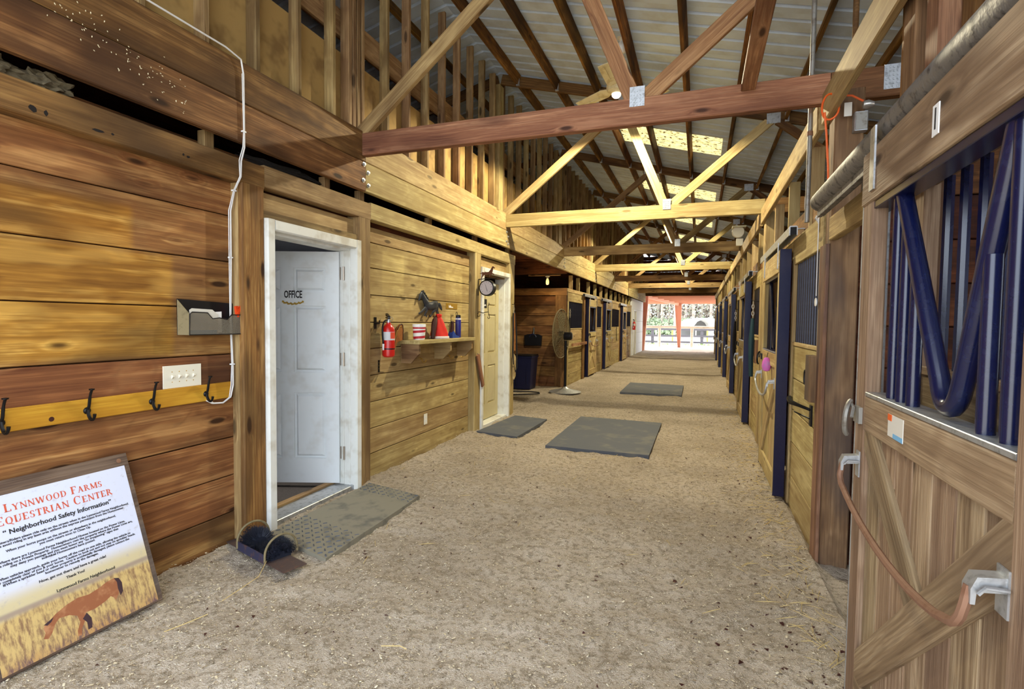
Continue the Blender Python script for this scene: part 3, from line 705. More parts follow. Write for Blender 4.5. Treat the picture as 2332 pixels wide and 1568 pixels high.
# ================================================================== STALL DOORS
def make_door(name, loc, rz, label, wood_, near=False, num=None, full_x=False, steel='dark_steel', edge='navy_edge'):
    """local: front face x=0, depth +x, y 0..1.16 along the aisle"""
    D = empty(name, loc, rz, label, 'stall door', 'sliding stall doors'); Wd = 1.16
    B(D, 'stile', (0, .05, .0, .085, .05, 2.13), wood_, 'z', .005); B(D, 'stile', (0, .05, Wd-.11, Wd, .05, 2.13), wood_, 'z', .005)
    B(D, 'top_rail', (-.006, .045, .0, Wd, 1.945, 2.135), wood_, 'y', .005); B(D, 'middle_rail', (.0, .045, .085, Wd-.11, 1.12, 1.245), wood_, 'y', .005)
    B(D, 'bottom_rail', (.0, .045, .085, Wd-.11, .06, .21), wood_, 'y', .005)
    B(D, 'sill_channel', (.0, .075, .085, Wd-.11, 1.247, 1.262), 'galvanized' if near else edge, 'y', .002); B(D, 'head_channel', (.005, .075, .0, Wd, 1.918, 1.943), steel, 'y', .002)
    n = 7
    for i in range(n):
        a = .085+(Wd-.195)*i/n; B(D, 'panel_board', (.018, .044, a+.002, a+(Wd-.195)/n-.002, .20, 1.13), wood_, 'z', .004)
    w = .125
    bar(D, 'brace', (.0165, .03, 1.125), (.0165, Wd-.07, .19), w, .032, (1, 0, 0), wood_, .004)
    if full_x: bar(D, 'brace', (.0195, Wd-.07, 1.12), (.0195, .03, .19), w, .032, (1, 0, 0), wood_, .004)
    else: bar(D, 'brace', (.0185, Wd-.10, 1.14), (.0185, .53, .70), w, .030, (1, 0, 0), wood_, .004)
    for y, zt in ((.105, 1.92), (.185, 1.92), (.285, 1.66), (.71, 1.68), (.80, 1.84), (.885, 1.92)):
        mb = MB().mat(steel).lathe([(.0185 if near else .0145, 0), (.0185 if near else .0145, zt-1.262)], (0, 0, 0), 12); mb.build('bar', None, D, (.035, y, 1.262))
    yk = MB().mat(steel); P = [(.035, .20, 1.93)] + [tuple(v) for v in bez((.035, .40, 1.36), (.035, .43, 1.27), (.035, .50, 1.27), (.035, .53, 1.36), 8)] + [(.035, .855, 1.93)]
    yk.tube(P, .0235 if near else .019, 12); yk.build('yoke', None, D)
    B(D, 'edge_channel', (.0, .088, -.012, .0, .03, 2.14), edge, 'z', .002); B(D, 'edge_channel', (.0, .088, Wd, Wd+.012, .03, 2.14), edge, 'z', .002)
    # handle hanging between two brackets
    hd = empty('handle', (0, 0, 0), parent=D)
    for y in (.10, Wd-.06):
        mb = MB().mat('galvanized').box(-.004, .0, y-.022, y+.022, .94, 1.035).tube([(-.004, y-.028, 1.0), (-.04, y-.028, 1.0), (-.052, y-.028, .985)], .004, 6)
        mb.prism([(-.004, 1.02), (-.05, 1.015), (-.06, .99), (-.06, .96), (-.052, .96), (-.05, .985), (-.004, .99)], y-.018, y+.018, 'y'); mb.build('bracket', None, hd)
    pts = [(-.05, Wd-.06, .99), (-.06, Wd-.07, .94)] + [tuple(v) for v in bez((-.06, Wd-.09, .915), (-.07, Wd-.40, .84), (-.07, .42, .83), (-.07, .20, .875), 10)] + [tuple(v) for v in bez((-.07, .17, .885), (-.07, .10, .90), (-.07, .09, .92), (-.055, .10, .99), 5)]
    MB().mat('rust' if near or full_x else 'galvanized').tube(pts, .0105, 8).build('rod', None, hd)
    # latch hook at the far edge
    lt = MB().mat('conduit' if near else 'black_iron').tube([(-.01, Wd+.05, 1.20), (-.02, Wd, 1.21), (-.02, Wd-.05, 1.195), (-.03, Wd-.07, 1.16)], .006, 6)
    lt.tube(bez((-.02, Wd-.01, 1.215), (-.05, Wd-.06, 1.20), (-.05, Wd-.04, 1.10), (-.03, Wd-.01, 1.085), 8), .009, 6).box(-.012, .0, Wd-.09, Wd-.02, 1.14, 1.20)
    lt.build('latch', None, D)
    for z in (2.03,): ob('hanger', 'blue_steel' if near else 'galvanized', D, (0, 0, 0), box=(-.012, -.006, .045, .085, 1.98, 2.20)); ob('hanger', 'galvanized', D, (0, 0, 0), box=(-.012, -.006, Wd-.15, Wd-.10, 1.98, 2.20))
    if num:
        p = B(D, 'number_plate', (-.009, -.006, .485, .525, 1.995, 2.075), 'white_plastic', 'z', .001)
        text('number', num, .078, 'print_black', D, (-.0095, .505, 2.035), (PI/2, 0, -PI/2), sx=.7, bold=.001)
        st = B(D, 'sticker', (-.002, .0, .66, .79, 1.155, 1.225), 'paper', 'y', .0005)
        B(D, 'sticker', (-.003, -.002, .66, .74, 1.155, 1.17), 'sticker_blue', 'y', .0003); B(D, 'sticker', (-.003, -.002, .755, .79, 1.205, 1.225), 'orange', 'y', .0003)
    return D
def track(loc, L, r, mat, label, side=1, box=False):
    t = empty('door_track', loc, 0, label, 'track', 'tracks of the sliding doors')
    mb = MB().mat(mat)
    if not box:
        mb.tube([(0, 0, 0), (0, L, 0)], r, 14); mb.build('pipe', None, t)
        B(t, 'flange', (-.012, .012, .0, L, -r-.035, -r+.008), 'pipe_dusty', 'y', .002); B(t, 'flange', (.016, .022, .0, L, -r-.03, -r+.004), 'dark_steel', 'y', .001)
    else:
        s = side; mb.prism([(-.03, -.035), (-.03, .03), (-.022, .038), (.022, .038), (.03, .03), (.03, -.035), (.022, -.035), (.022, .028), (-.022, .028), (-.022, -.035)], 0, L, 'y'); mb.build('channel', None, t)
        ob('end_cap', 'black_iron', t, (0, 0, 0), box=(-.022, .022, -.002, .004, -.03, .028))
    for y in (.15, L/2, L-.15): ob('track_bracket', mat, t, (0, y, 0), box=(.0 if side > 0 else -.055, .10 if side > 0 else .0, -.02, .02, r-.004, r+.004))
    return t
make_door('stall_door', (3.50, 1.165, 0), 0, 'nearest stall door with blue bars, slid open, numbered 1', 'gate_wood', True, '1', steel='blue_steel', edge='galvanized')
track((3.56, .3, 2.205), 3.15, .052, 'pipe_dusty', 'dusty round steel door track above the door numbered 1')
DL = ['stall door on the right with a pink toy hanging on it', 'second closed stall door on the right, beyond the one with the pink toy', 'third closed stall door on the right beyond the pink toy',
      'fourth closed stall door on the right beyond the pink toy', 'fifth closed stall door on the right beyond the pink toy', 'farthest stall door on the right, next to the exit']
TLb = ['box track over the right stall door with the pink toy', 'second box track on the right beyond the pink toy', 'third box track on the right beyond the pink toy', 'fourth box track on the right beyond the pink toy', 'fifth box track on the right beyond the pink toy', 'farthest box track on the right next to the exit']
dproto = None
for k in range(6):
    y0 = 3.86+BAY*k; loc = (3.555, y0+1.12, 0)
    if dproto is None: dproto = make_door('stall_door', loc, 0, DL[0], 'timber_pale'); tproto = track((3.59, y0+.70, 2.225), 2.05, .035, 'galvanized', TLb[0], 1, True)
    else: copy_tree(dproto, None, loc, DL[k]); copy_tree(tproto, None, (3.59, y0+.70, 2.225), TLb[k])
lp = None
LLb = ['first stall door on the left, behind the pedestal fan', 'second stall door on the left past the pedestal fan', 'farthest stall door on the left before the white wall']
for k, y in enumerate((15.27, 18.02, 21.92)):
    if lp is None: lp = make_door('stall_door', (.10, y, 0), PI, LLb[0], 'timber_pale', full_x=True); tl = track((.06, 13.6, 2.225), 1.7, .035, 'galvanized', 'box track over the first left stall door', -1, True)
    else: copy_tree(lp, None, (.10, y, 0), LLb[k]); copy_tree(tl, None, (.06, y-1.7, 2.225), ['', 'box track over the second left stall door', 'box track over the farthest left stall door'][k])

# ================================================================== LEFT WALL THINGS
# --- leaning sign
hyp = math.hypot(.255, .735)
sgn = empty('information_sign', (.305, 1.585, .02), 0, 'weathered wooden sign with a printed horse poster leaning on the left wall', 'sign', rot=(0, 0, 0))
tilt = math.atan2(.255, .735)
# local frame: x along the wall (camera reads left to right = +y), y up the board, z out of the face
ex, eyv = Vector((0, 1, 0)), Vector((-math.sin(tilt), 0, math.cos(tilt))); ez = ex.cross(eyv)
sgn.rotation_euler = Matrix((ex, eyv, ez)).transposed().to_euler()
bd_ = board_mesh(.70, .80, .022, 'sign_wood', .004); link('board', bd_, sgn, (0, .40, -.011))
ps = MB().mat('poster').box(-.325, .325, .012, .735, 0, .0025).build('poster', None, sgn)
ob('nail_hole', 'rust', sgn, (.305, .765, 0), lathe=([(.012, 0), (.012, .002), (.006, .003)], (0, 0, 0), 10))
# serif capitals for the two title lines
def gl(c):
    T, t, s = .20, .09, .26      # thick, thin, serif width
    St = lambda x: [('r', x-T/2, 0, x+T/2, 1), ('r', x-T/2-.09, 0, x+T/2+.09, .07), ('r', x-T/2-.09, .93, x+T/2+.09, 1)]
    Th = lambda x: [('r', x-t/2, 0, x+t/2, 1), ('r', x-.13, 0, x+.13, .06), ('r', x-.13, .94, x+.13, 1)]
    D = {'L': (.78, St(.22)+[('r', .2, 0, .74, .08), ('r', .66, 0, .74, .26)]), 'I': (.42, St(.21)),
         'E': (.78, St(.22)+[('r', .2, 0, .72, .08), ('r', .2, .92, .70, 1), ('r', .2, .47, .56, .54), ('r', .64, 0, .72, .24), ('r', .62, .76, .70, 1)]),
         'F': (.74, St(.22)+[('r', .2, .92, .70, 1), ('r', .2, .47, .56, .54), ('r', .62, .76, .70, 1)]),
         'T': (.80, St(.40)+[('r', .04, .92, .76, 1), ('r', .04, .74, .11, 1), ('r', .69, .74, .76, 1)]),
         'N': (.96, Th(.18)+Th(.80)+[('l', .14, 1, .80, 0, T)]), 'M': (1.14, Th(.18)+St(.96)[:3]+[('l', .16, 1, .55, .06, T), ('l', .55, .06, .94, 1, t)]),
         'A': (.96, [('l', .18, 0, .48, 1, t), ('l', .48, 1, .78, 0, T), ('r', .26, .32, .68, .39), ('r', .06, 0, .30, .06), ('r', .64, 0, .94, .06)]),
         'Y': (.92, [('l', .16, 1, .46, .45, T), ('l', .78, 1, .46, .45, t), ('r', .36, 0, .56, .48), ('r', .26, 0, .66, .06), ('r', .02, .94, .32, 1), ('r', .64, .94, .92, 1)]),
         'W': (1.34, [('l', .16, 1, .42, 0, T), ('l', .42, 0, .68, 1, t), ('l', .68, 1, .94, 0, T), ('l', .94, 0, 1.2, 1, t), ('r', .02, .94, .32, 1), ('r', 1.06, .94, 1.34, 1)]),
         'O': (.96, [('o', .48, .5, .42, .52, 0, 360)]), 'Q': (.96, [('o', .48, .5, .42, .52, 0, 360), ('l', .44, .16, .92, -.2, .16)]),
         'C': (.90, [('o', .48, .5, .42, .52, 48, 312), ('r', .74, .70, .80, .98)]), 'D': (.94, St(.22)+[('o', .36, .5, .50, .50, -90, 90)]),
         'U': (.92, St(.22)[0:1]+[('r', .04, .94, .42, 1), ('r', .62, .94, .92, 1), ('r', .73, .3, .81, 1), ('o', .47, .33, .33, .35, 180, 360)]),
         'R': (.92, St(.22)+[('o', .36, .73, .30, .27, -90, 90), ('l', .44, .48, .80, .03, T), ('r', .66, 0, .94, .06)]),
         'S': (.72, [('o', .36, .74, .26, .27, 40, 270), ('o', .36, .26, .28, .27, -130, 90), ('r', .54, .72, .60, .95), ('r', .10, .05, .16, .30)])}
    return D[c]
def title(s, y, size, parent, name):
    x = 0; items = []
    for wi, w in enumerate(s.split(' ')):
        for i, c in enumerate(w):
            k = 1.0 if i == 0 else .80; wd, sh = gl(c); items.append((x, k, sh, wi)); x += (wd+.06)*k
        x += .42
    x -= .42; x0 = -x*size/2; zt = .0031
    mbs = [MB().mat('print_red') for _ in s.split(' ')]
    for xx, k, sh, wi in items:
        mb = mbs[wi]
        def P(a, b): return (x0+(xx+a*k)*size, y+b*k*size)
        for q in sh:
            if q[0] == 'r': p = [P(q[1], q[2]), P(q[3], q[2]), P(q[3], q[4]), P(q[1], q[4])]; mb.prism(p, .0026, zt)
            elif q[0] == 'l':
                _, a, b, c, d, w = q; mb.prism([P(a-w/2, b), P(a+w/2, b), P(c+w/2, d), P(c-w/2, d)], .0026, zt)
            else:
                _, cx, cy, rx, ry, a0, a1 = q; n = 20
                for i in range(n):
                    t0, t1 = [math.radians(a0+(a1-a0)*j/n) for j in (i, i+1)]
                    f = lambda t: (P(cx+rx*math.cos(t), cy+ry*math.sin(t)), P(cx+(rx-.09-.10*abs(math.cos(t)))*math.cos(t), cy+(ry-.07)*math.sin(t)))
                    (A, A2), (C, C2) = f(t0), f(t1); mb.prism([A, C, C2, A2], .0026, zt)
    for mb in mbs: mb.build(name, None, parent)
title('LYNNWOOD FARMS', .658, .036, sgn, 'title_word'); title('EQUESTRIAN CENTER', .605, .039, sgn, 'title_word')
text('heading', '“ Neighborhood Safety Information”', .030, 'print_black', sgn, (.0, .572, .003), (0, 0, 0), bold=.0006)
lines = ['Horse Owners/Riders please ride only on the streets when in the Lynnwood Farms Neighborhood.', 'Please avoid riding in any lawn area without the express permission from the Homeowner.', '',
 'When your horse poops on the streets or elsewhere in the neighborhood,', 'you must return soon to Clean Up.', '',
 'Where there are Lynnwood Farms Neighborhood Homes located on the Power Lines,', 'you are riding on a Private Property.  Homeowners own the property where the Power Lines are,', 'may deny you passage and you must honor any “no trespassing” signs that', 'individual Homeowners have posted.', '',
 'When vehicles approach, guide your horse off the road to one side, allowing the vehicle to', 'steer completely clear of you & your horse.  Caution to look out and not step on sprinkler heads.', 'If/When a sprinkler head or other property is accidentally damaged, please contact the', 'homeowner to remedy the damages.', '', 'Now, get out there and have a great ride!', '', 'Thank You!', '', '', 'Lynnwood Farms Neighborhood']
for i, s in enumerate(lines):
    if s: text('text_line', s, .0148 if i < 16 else (.0165 if i < 20 else .019), 'print_black', sgn, (.0 if i < 20 else .04, .536-.0134*i, .003), (0, 0, 0), bold=.00025)
# printed horse, head down to the left
hp = [(-.155, .085), (-.165, .065), (-.150, .058), (-.135, .075), (-.122, .100), (-.105, .118), (-.07, .112), (-.045, .095), (-.04, .065), (-.055, .035), (-.058, .012), (-.045, .010), (-.040, .035), (-.022, .065), (-.015, .092), (.02, .090), (.06, .100), (.085, .112), (.095, .100), (.10, .085), (.115, .105), (.125, .135), (.130, .165), (.115, .182), (.085, .180), (.05, .168), (.01, .160), (-.03, .166), (-.07, .158), (-.11, .142), (-.14, .122), (-.152, .118), (-.158, .105)]
hx = [(x*1.15+.02, z*1.05+.015) for x, z in hp]
MB().mat('horse_bay').prism(hx, .0026, .0032).build('printed_horse', None, sgn)
tl_ = [(.112, .182), (.130, .175), (.138, .15), (.135, .11), (.122, .095), (.118, .13), (.12, .16)]
PH = lambda q: [(x*1.15+.02, z*1.05+.015) for x, z in q]
MB().mat('horse_dark').prism(PH(tl_), .0026, .0034).build('printed_tail', None, sgn)
MB().mat('horse_dark').prism(PH([(-.03, .072), (-.012, .09), (.0, .06), (-.005, .02), (-.02, .018), (-.018, .05)]), .0026, .0033).build('printed_leg', None, sgn)
MB().mat('horse_dark').prism(PH([(-.155, .118), (-.14, .124), (-.12, .132), (-.13, .118), (-.145, .11)]), .0026, .0034).build('printed_mane', None, sgn)

# --- coat hook rail
hr = empty('coat_hook_rail', (.0, 1.95, .98), 0, 'yellow varnished board with black coat hooks on the left wall', 'hook rail')
B(hr, 'rail', (.0, .02, -.95, .685, .0, .105), 'hook_wood', 'y', .004)
hk = None
for y in (1.06, 1.415, 1.765, 2.10, 2.445):
    if hk is None:
        mb = MB().mat('black_iron').lathe([(.001, .010), (.012, .009), (.017, .004), (.018, 0)], (.02, 0, .035), 12, 'x')
        mb.tube(bez((.026, 0, .04), (.045, 0, .06), (.035, 0, .10), (.06, .0, .142), 8), [.007]*6+[.006, .006, .006], 8).lathe([(.001, -.004), (.012, -.003), (.013, .003), (.001, .005)], (.06, 0, .145), 10, 'z')
        mb.tube(bez((.026, 0, .045), (.03, 0, -.02), (.075, 0, -.025), (.078, 0, .022), 9), [.008]*6+[.007, .006, .007, .008], 8)
        hk = mb.build('hook', None, hr, (0, y-1.95, .012))
    else: link('hook', hk.data, hr, (0, y-1.95, .012))
ob('knot', 'brown_dark', hr, (.0203, -.34, .03), lathe=([(.012, 0), (.001, .0008)], (0, 0, 0), 10, 'x'))
# --- switch plate
sp = empty('light_switch', (.0, 2.302, 1.152), 0, 'cream four-gang light switch plate above the hook rail', 'switch')
B(sp, 'plate', (.0, .007, -.122, .122, -.067, .067), 'cream_plastic', 'y', .003)
for i in range(4):
    y = -.069+.046*i; ob('toggle', 'cream_plastic', sp, (.007, y, 0), prism=([(0, -.012), (0, .012), (.012, .008), (.014, .002), (.004, -.010)], -.005, .005, 'y'))
    for z in (-.03, .03): ob('screw', 'brass', sp, (.007, y, z), lathe=([(.0035, 0), (.001, .0015)], (0, 0, 0), 8, 'x'))
# --- wall file pocket
fp = empty('wall_file', (.005, 2.27, 1.40), 0, 'black and clear wall file pocket stuffed with papers', 'wall file')
MB().mat('black_plastic').prism([(0, 0), (.42, 0), (.445, .16), (.40, .20), (0, .215)], .0, .004, 'x').build('back', None, fp)
MB().mat('black_plastic').add([(.0, .0, .0), (.06, .03, .0), (.06, .40, .0), (.0, .42, .0), (.0, .0, .004), (.06, .03, .004), (.06, .40, .004), (.0, .42, .004)], [(3, 2, 1, 0), (4, 5, 6, 7), (0, 1, 5, 4), (1, 2, 6, 5), (2, 3, 7, 6), (3, 0, 4, 7)]).build('base', None, fp)
def clear_mat():
    m, nt, b = new_mat('clear_smoke'); b.inputs['Base Color'].default_value = (.30, .27, .22, 1); b.inputs['Roughness'].default_value = .25
    tr = nt.nodes.new('ShaderNodeBsdfTransparent'); tr.inputs[0].default_value = (.75, .72, .68, 1); mx = nt.nodes.new('ShaderNodeMixShader'); mx.inputs[0].default_value = .6
    nt.links.new(b.outputs[0], mx.inputs[1]); nt.links.new(tr.outputs[0], mx.inputs[2]); nt.links.new(mx.outputs[0], [x for x in nt.nodes if x.type == 'OUTPUT_MATERIAL'][0].inputs[0])
clear_mat()
fr = [(.03, .0), (.40, .0), (.425, .11), (.41, .125), (.33, .125), (.30, .095), (.24, .105), (.19, .098), (.155, .135), (.05, .137), (.035, .125)]
MB().mat('clear_smoke').prism(fr, .060, .0625, 'x').build('front', None, fp)
MB().mat('black_plastic').tube([(.0625, a, b) for a, b in fr], .0032, 6, closed=True).build('rim', None, fp)
MB().mat('tarnish_tan').add([(.004, .0, .0), (.06, .03, .0), (.06, .03, .13), (.004, .0, .21), (.004, .003, .0), (.06, .033, .0), (.06, .033, .13), (.004, .003, .21)], [(0, 1, 2, 3), (7, 6, 5, 4), (0, 4, 5, 1), (1, 5, 6, 2), (2, 6, 7, 3), (3, 7, 4, 0)]).build('side', None, fp)
MB().mat('paper').prism([(.045, .005), (.24, .005), (.24, .125), (.20, .155), (.06, .16), (.045, .15)], .045, .050, 'x').build('folder', None, fp)
MB().mat('paper_blue').prism([(.045, .003), (.23, .003), (.23, .028), (.045, .028)], .0505, .053, 'x').build('folder_band', None, fp)
MB().mat('print_white').prism([(.20, .01), (.275, .012), (.275, .145), (.21, .14)], .038, .0405, 'x').build('sheet', None, fp)
cl = empty('spring_clip', (.06, 2.655, 1.55), 0, 'orange spring clip on the corner of the wall file', 'clip')
MB().mat('orange_clip').prism([(-.02, .03), (-.006, .035), (.0, .01), (.012, .035), (.022, .028), (.012, -.01), (.004, -.04), (-.008, -.04), (-.014, -.015)], -.008, .008, 'x').build('jaw', None, cl)
MB().mat('orange_clip').tube([(-.008, -.002, -.012), (.012, -.002, -.012)], .008, 8).build('pivot', None, cl)
# --- white cable run
cp = [(.16, 1.2, 3.165), (.16, 1.9, 3.165), (.155, 2.5, 3.16), (.15, 2.62, 3.14), (.142, 2.645, 3.06), (.14, 2.648, 2.7), (.138, 2.65, 2.60), (.105, 2.655, 2.52), (.10, 2.655, 2.42), (.06, 2.64, 2.33), (.03, 2.636, 2.2), (.025, 2.64, 1.9), (.025, 2.632, 1.5), (.025, 2.645, 1.2), (.025, 2.645, 1.06), (.03, 2.62, .985), (.03, 2.56, .955), (.03, 2.49, .962), (.02, 2.462, .985)]
cb = empty('white_cable', (.16, 1.2, 3.165), 0, 'white electrical cable running down the wall beside the corner post', 'cable')
MB().mat('cable_white').tube([Vector(p)-Vector((.16, 1.2, 3.165)) for p in cp], .0055, 8).build('cable', None, cb)
c2 = [(p[0]+.002, p[1]-.012+.006*math.sin(i*1.7), p[2]) for i, p in enumerate(cp[4:])]
MB().mat('cable_white').tube([Vector(p)-Vector((.16, 1.2, 3.165)) for p in c2], .003, 6).build('cable', None, cb)
for p in (cp[5], cp[9], cp[11], cp[13]): MB().mat('white_plastic').box(-.01, .008, -.016, .010, -.004, .004).build('cable_clip', None, cb, Vector(p)-Vector((.16, 1.2, 3.165)))
# --- insulation lumps poking out of the ceiling gap
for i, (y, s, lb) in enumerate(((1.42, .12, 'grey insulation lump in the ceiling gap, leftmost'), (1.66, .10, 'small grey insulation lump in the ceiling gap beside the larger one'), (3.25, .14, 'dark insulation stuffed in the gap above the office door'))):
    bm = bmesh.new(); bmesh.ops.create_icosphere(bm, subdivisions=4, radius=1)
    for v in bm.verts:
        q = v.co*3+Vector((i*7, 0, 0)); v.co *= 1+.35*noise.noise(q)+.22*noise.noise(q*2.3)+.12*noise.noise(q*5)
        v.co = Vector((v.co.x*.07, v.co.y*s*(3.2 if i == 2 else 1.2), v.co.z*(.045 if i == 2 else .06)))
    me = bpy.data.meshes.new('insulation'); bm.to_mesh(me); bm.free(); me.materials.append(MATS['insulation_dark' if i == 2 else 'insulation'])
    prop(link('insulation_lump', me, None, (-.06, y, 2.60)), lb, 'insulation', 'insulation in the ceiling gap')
# --- fire extinguishers
def extinguisher(loc, label, s=1.0):
    e = empty('fire_extinguisher', loc, 0, label, 'extinguisher', 'fire extinguishers'); e.scale = (s, s, s)
    MB().mat('ext_red').lathe([(.0, 0), (.045, .0), (.058, .012), (.060, .03), (.060, .255), (.054, .285), (.035, .312), (.022, .322), (.020, .335)], (0, 0, 0), 24).build('cylinder', None, e)
    MB().mat('label_silver').lathe([(.0606, .165), (.0606, .245)], (0, 0, 0), 24).build('label', None, e)
    n = 24; mb = MB().mat('label_red')
    for i in range(7):
        a0, a1 = math.radians(-40+11*i), math.radians(-40+11*(i+1)); r = .0612
        mb.add([(r*math.cos(a0), r*math.sin(a0), .18), (r*math.cos(a1), r*math.sin(a1), .18), (r*math.cos(a1), r*math.sin(a1), .242), (r*math.cos(a0), r*math.sin(a0), .242)], [(0, 1, 2, 3)])
    mb.build('label_print', None, e)
    MB().mat('black_plastic').lathe([(.0615, .075), (.0615, .087)], (0, 0, 0), 24).build('strap', None, e)
    MB().mat('galvanized').lathe([(.020, .335), (.020, .36), (.012, .365), (.012, .385)], (0, 0, 0), 12).build('valve', None, e)
    MB().mat('black_iron').prism([(-.06, .375), (.02, .37), (.02, .382), (-.06, .39)], -.012, .012, 'y').prism([(-.065, .40), (.02, .385), (.02, .397), (-.06, .425)], -.011, .011, 'y').build('lever', None, e, rot=(0, 0, -.7))
    MB().mat('galvanized').tube(arc((.03, .37), .018, 0, 2*PI, 12, 'xz'), .0025, 6).build('pull_ring', None, e)
    MB().mat('black_plastic').tube(bez((.0, -.02, .36), (-.02, -.09, .36), (-.02, -.085, .25), (-.01, -.072, .12), 10), .008, 8).build('hose', None, e)
    MB().mat('white_plastic').tube([(-.01, -.072, .13), (-.01, -.074, .07)], [.010, .008], 8).build('nozzle', None, e)
    return e
ex1 = extinguisher((.085, 4.40, 1.145), 'red fire extinguisher hanging left of the wall shelf')
br = empty('extinguisher_bracket', (.0, 4.30, 1.44), 0, 'black metal hook plate on the wall behind the near extinguisher', 'bracket')
MB().mat('black_iron').box(0, .004, -.02, .02, -.02, .09).tube([(.004, 0, .03), (.05, .0, .03), (.05, 0, .06)], .006, 6).build('plate', None, br)
b2 = empty('extinguisher_bracket', (.0, 4.36, 1.0), 0, 'slotted black metal strip with a foot below the near extinguisher', 'bracket')
MB().mat('black_iron').box(0, .004, -.014, .014, .0, .115).box(0, .055, -.014, .014, -.004, .0).build('strip', None, b2)
for z in (.03, .06, .09): ob('hole', 'timber', b2, (.004, 0, z), lathe=([(.005, 0), (.001, .0008)], (0, 0, 0), 8, 'x'))
extinguisher((.105, 25.0-.55, 1.20), 'small red fire extinguisher on the white wall near the far exit', 1.15)
# --- shelf
sh = empty('wall_shelf', (.0, 5.42, 1.26), 0, 'plain wooden wall shelf on three brackets', 'shelf')
B(sh, 'top', (.0, .25, -.70, .71, .0, .038), 'timber_pale', 'y'); B(sh, 'back_board', (.0, .02, -.66, .70, -.20, .0), 'timber', 'y')
for y in (-.66, .06, .66): MB().mat('timber').prism([(.02, 0), (.225, 0), (.225, -.10), (.13, -.20), (.02, -.20)], y-.018, y+.018, 'y').build('bracket', None, sh)
for y in (-.30, .38, .69): MB().mat('brass').tube([(.02, y, -.17), (.05, y, -.18)] + arc((.075, -.19), .026, PI*.9, PI*2.05, 9, 'xz', y), .004, 6).build('cup_hook', None, sh)
ht = empty('leather_pad', (.012, 4.70, 1.30), 0, 'brown curved leather pad leaning at the left end of the shelf', 'pad')
pd = [(.045, .0), (.05, .10), (.042, .15), (.02, .165), (-.01, .155), (-.05, .115), (-.085, .05), (-.11, -.03), (-.125, -.10), (-.095, -.08), (-.06, -.02)]
MB().mat('leather').prism(pd, .0, .022, 'x').build('pad', None, ht)
MB().mat('brown_dark').tube([(.022, a, b) for a, b in pd[:9]], .006, 6).build('rim', None, ht)
MB().mat('gilt').tube([(.024, a-.018, b-.022) for a, b in pd[2:8]], .004, 6).build('stitch_line', None, ht)
tb = empty('treat_tub', (.12, 4.93, 1.298), 0, 'white and red striped tub on the wall shelf', 'tub')
MB().mat('white_plastic').lathe([(.0, 0), (.056, 0), (.060, .005), (.068, .135), (.071, .137), (.071, .165), (.066, .168), (.0, .168)], (0, 0, 0), 24).build('tub', None, tb)
for z0, z1, sl_ in ((.118, .134, 0), (.070, .095, .02), (.008, .034, .02)):
    mb = MB().mat('tub_red')
    for i in range(14):
        a0, a1 = [math.radians(-140+17*(i+j)) for j in (0, 1)]; k = .0015+.0622; q0, q1 = [sl_*(i+j)/14 for j in (0, 1)]
        R = lambda z: .0612+.0080*z/.135
        mb.add([(R(z0)*math.cos(a0), R(z0)*math.sin(a0), z0+q0), (R(z0)*math.cos(a1), R(z0)*math.sin(a1), z0+q1), (R(z1)*math.cos(a1), R(z1)*math.sin(a1), z1+q1), (R(z1)*math.cos(a0), R(z1)*math.sin(a0), z1+q0)], [(0, 1, 2, 3)])
    mb.build('stripe', None, tb)
bgx = empty('red_bag', (.125, 5.38, 1.298), 0, 'bright red cloth sack with a white band standing on the shelf', 'bag')
prof = [(.0, 0), (.095, .002), (.105, .012), (.102, .03), (.094, .06), (.082, .11), (.062, .17), (.040, .22), (.026, .245), (.034, .27), (.028, .282), (.0, .285)]
mb = MB().mat('bag_red'); mb.lathe(prof, (0, 0, 0), 28)
mb.v = [(x*(1+.10*math.sin(5*math.atan2(y, x)+z*14)*(z > .03)), y*(1.10+.10*math.sin(5*math.atan2(y, x)+z*14)*(z > .03))+.03*(z > .15)*(z-.15)*-4, z) for x, y, z in mb.v]; mb.build('sack', None, bgx)
MB().mat('cloth_white').lathe([(.100, .0), (.110, .004), (.112, .016), (.108, .030), (.100, .032)], (0, 0, 0), 28).build('band', None, bgx).scale = (1, 1.1, 1)
MB().mat('brown_dark').tube(bez((-.02, -.03, .26), (-.02, -.10, .2), (.0, -.13, .1), (.0, -.16, .004), 8), [.012, .02, .03, .034, .034, .032, .03, .028, .024], 8).build('dark_strap', None, bgx)
bo = empty('water_bottle', (.09, 5.95, 1.298), 0, 'tall blue bottle with a loop cap at the right end of the shelf', 'bottle')
MB().mat('bottle_blue').lathe([(.0, 0), (.034, 0), (.036, .005), (.036, .235), (.030, .25)], (0, 0, 0), 18).build('body', None, bo)
MB().mat('white_plastic').lathe([(.0375, .222), (.0375, .238)], (0, 0, 0), 18).build('band', None, bo)
MB().mat('black_plastic').lathe([(.031, .245), (.031, .275), (.022, .282), (.0, .283)], (0, 0, 0), 16).tube(arc((-.045, .295), .022, 0, 2*PI, 12, 'yz'), .004, 6).build('cap', None, bo)
pc = empty('hoof_pick_brush', (.12, 5.76, 1.298), 0, 'blue handled brush with a dark upright grip beside the bottle', 'brush')
MB().mat('pouch_blue').prism([(-.09, 0), (.10, 0), (.095, .02), (.01, .035), (-.05, .085), (-.085, .05)], -.03, .03, 'x').build('head', None, pc)
MB().mat('brown_dark').tube([(0, -.05, .03), (0, -.035, .12), (0, -.03, .20)], [.026, .024, .018], 10).build('grip', None, pc)
MB().mat('black_iron').tube([(0, -.062, .17), (0, -.085, .21), (0, -.07, .26), (0, -.05, .22), (0, -.055, .18)], .003, 6).build('loop', None, pc)
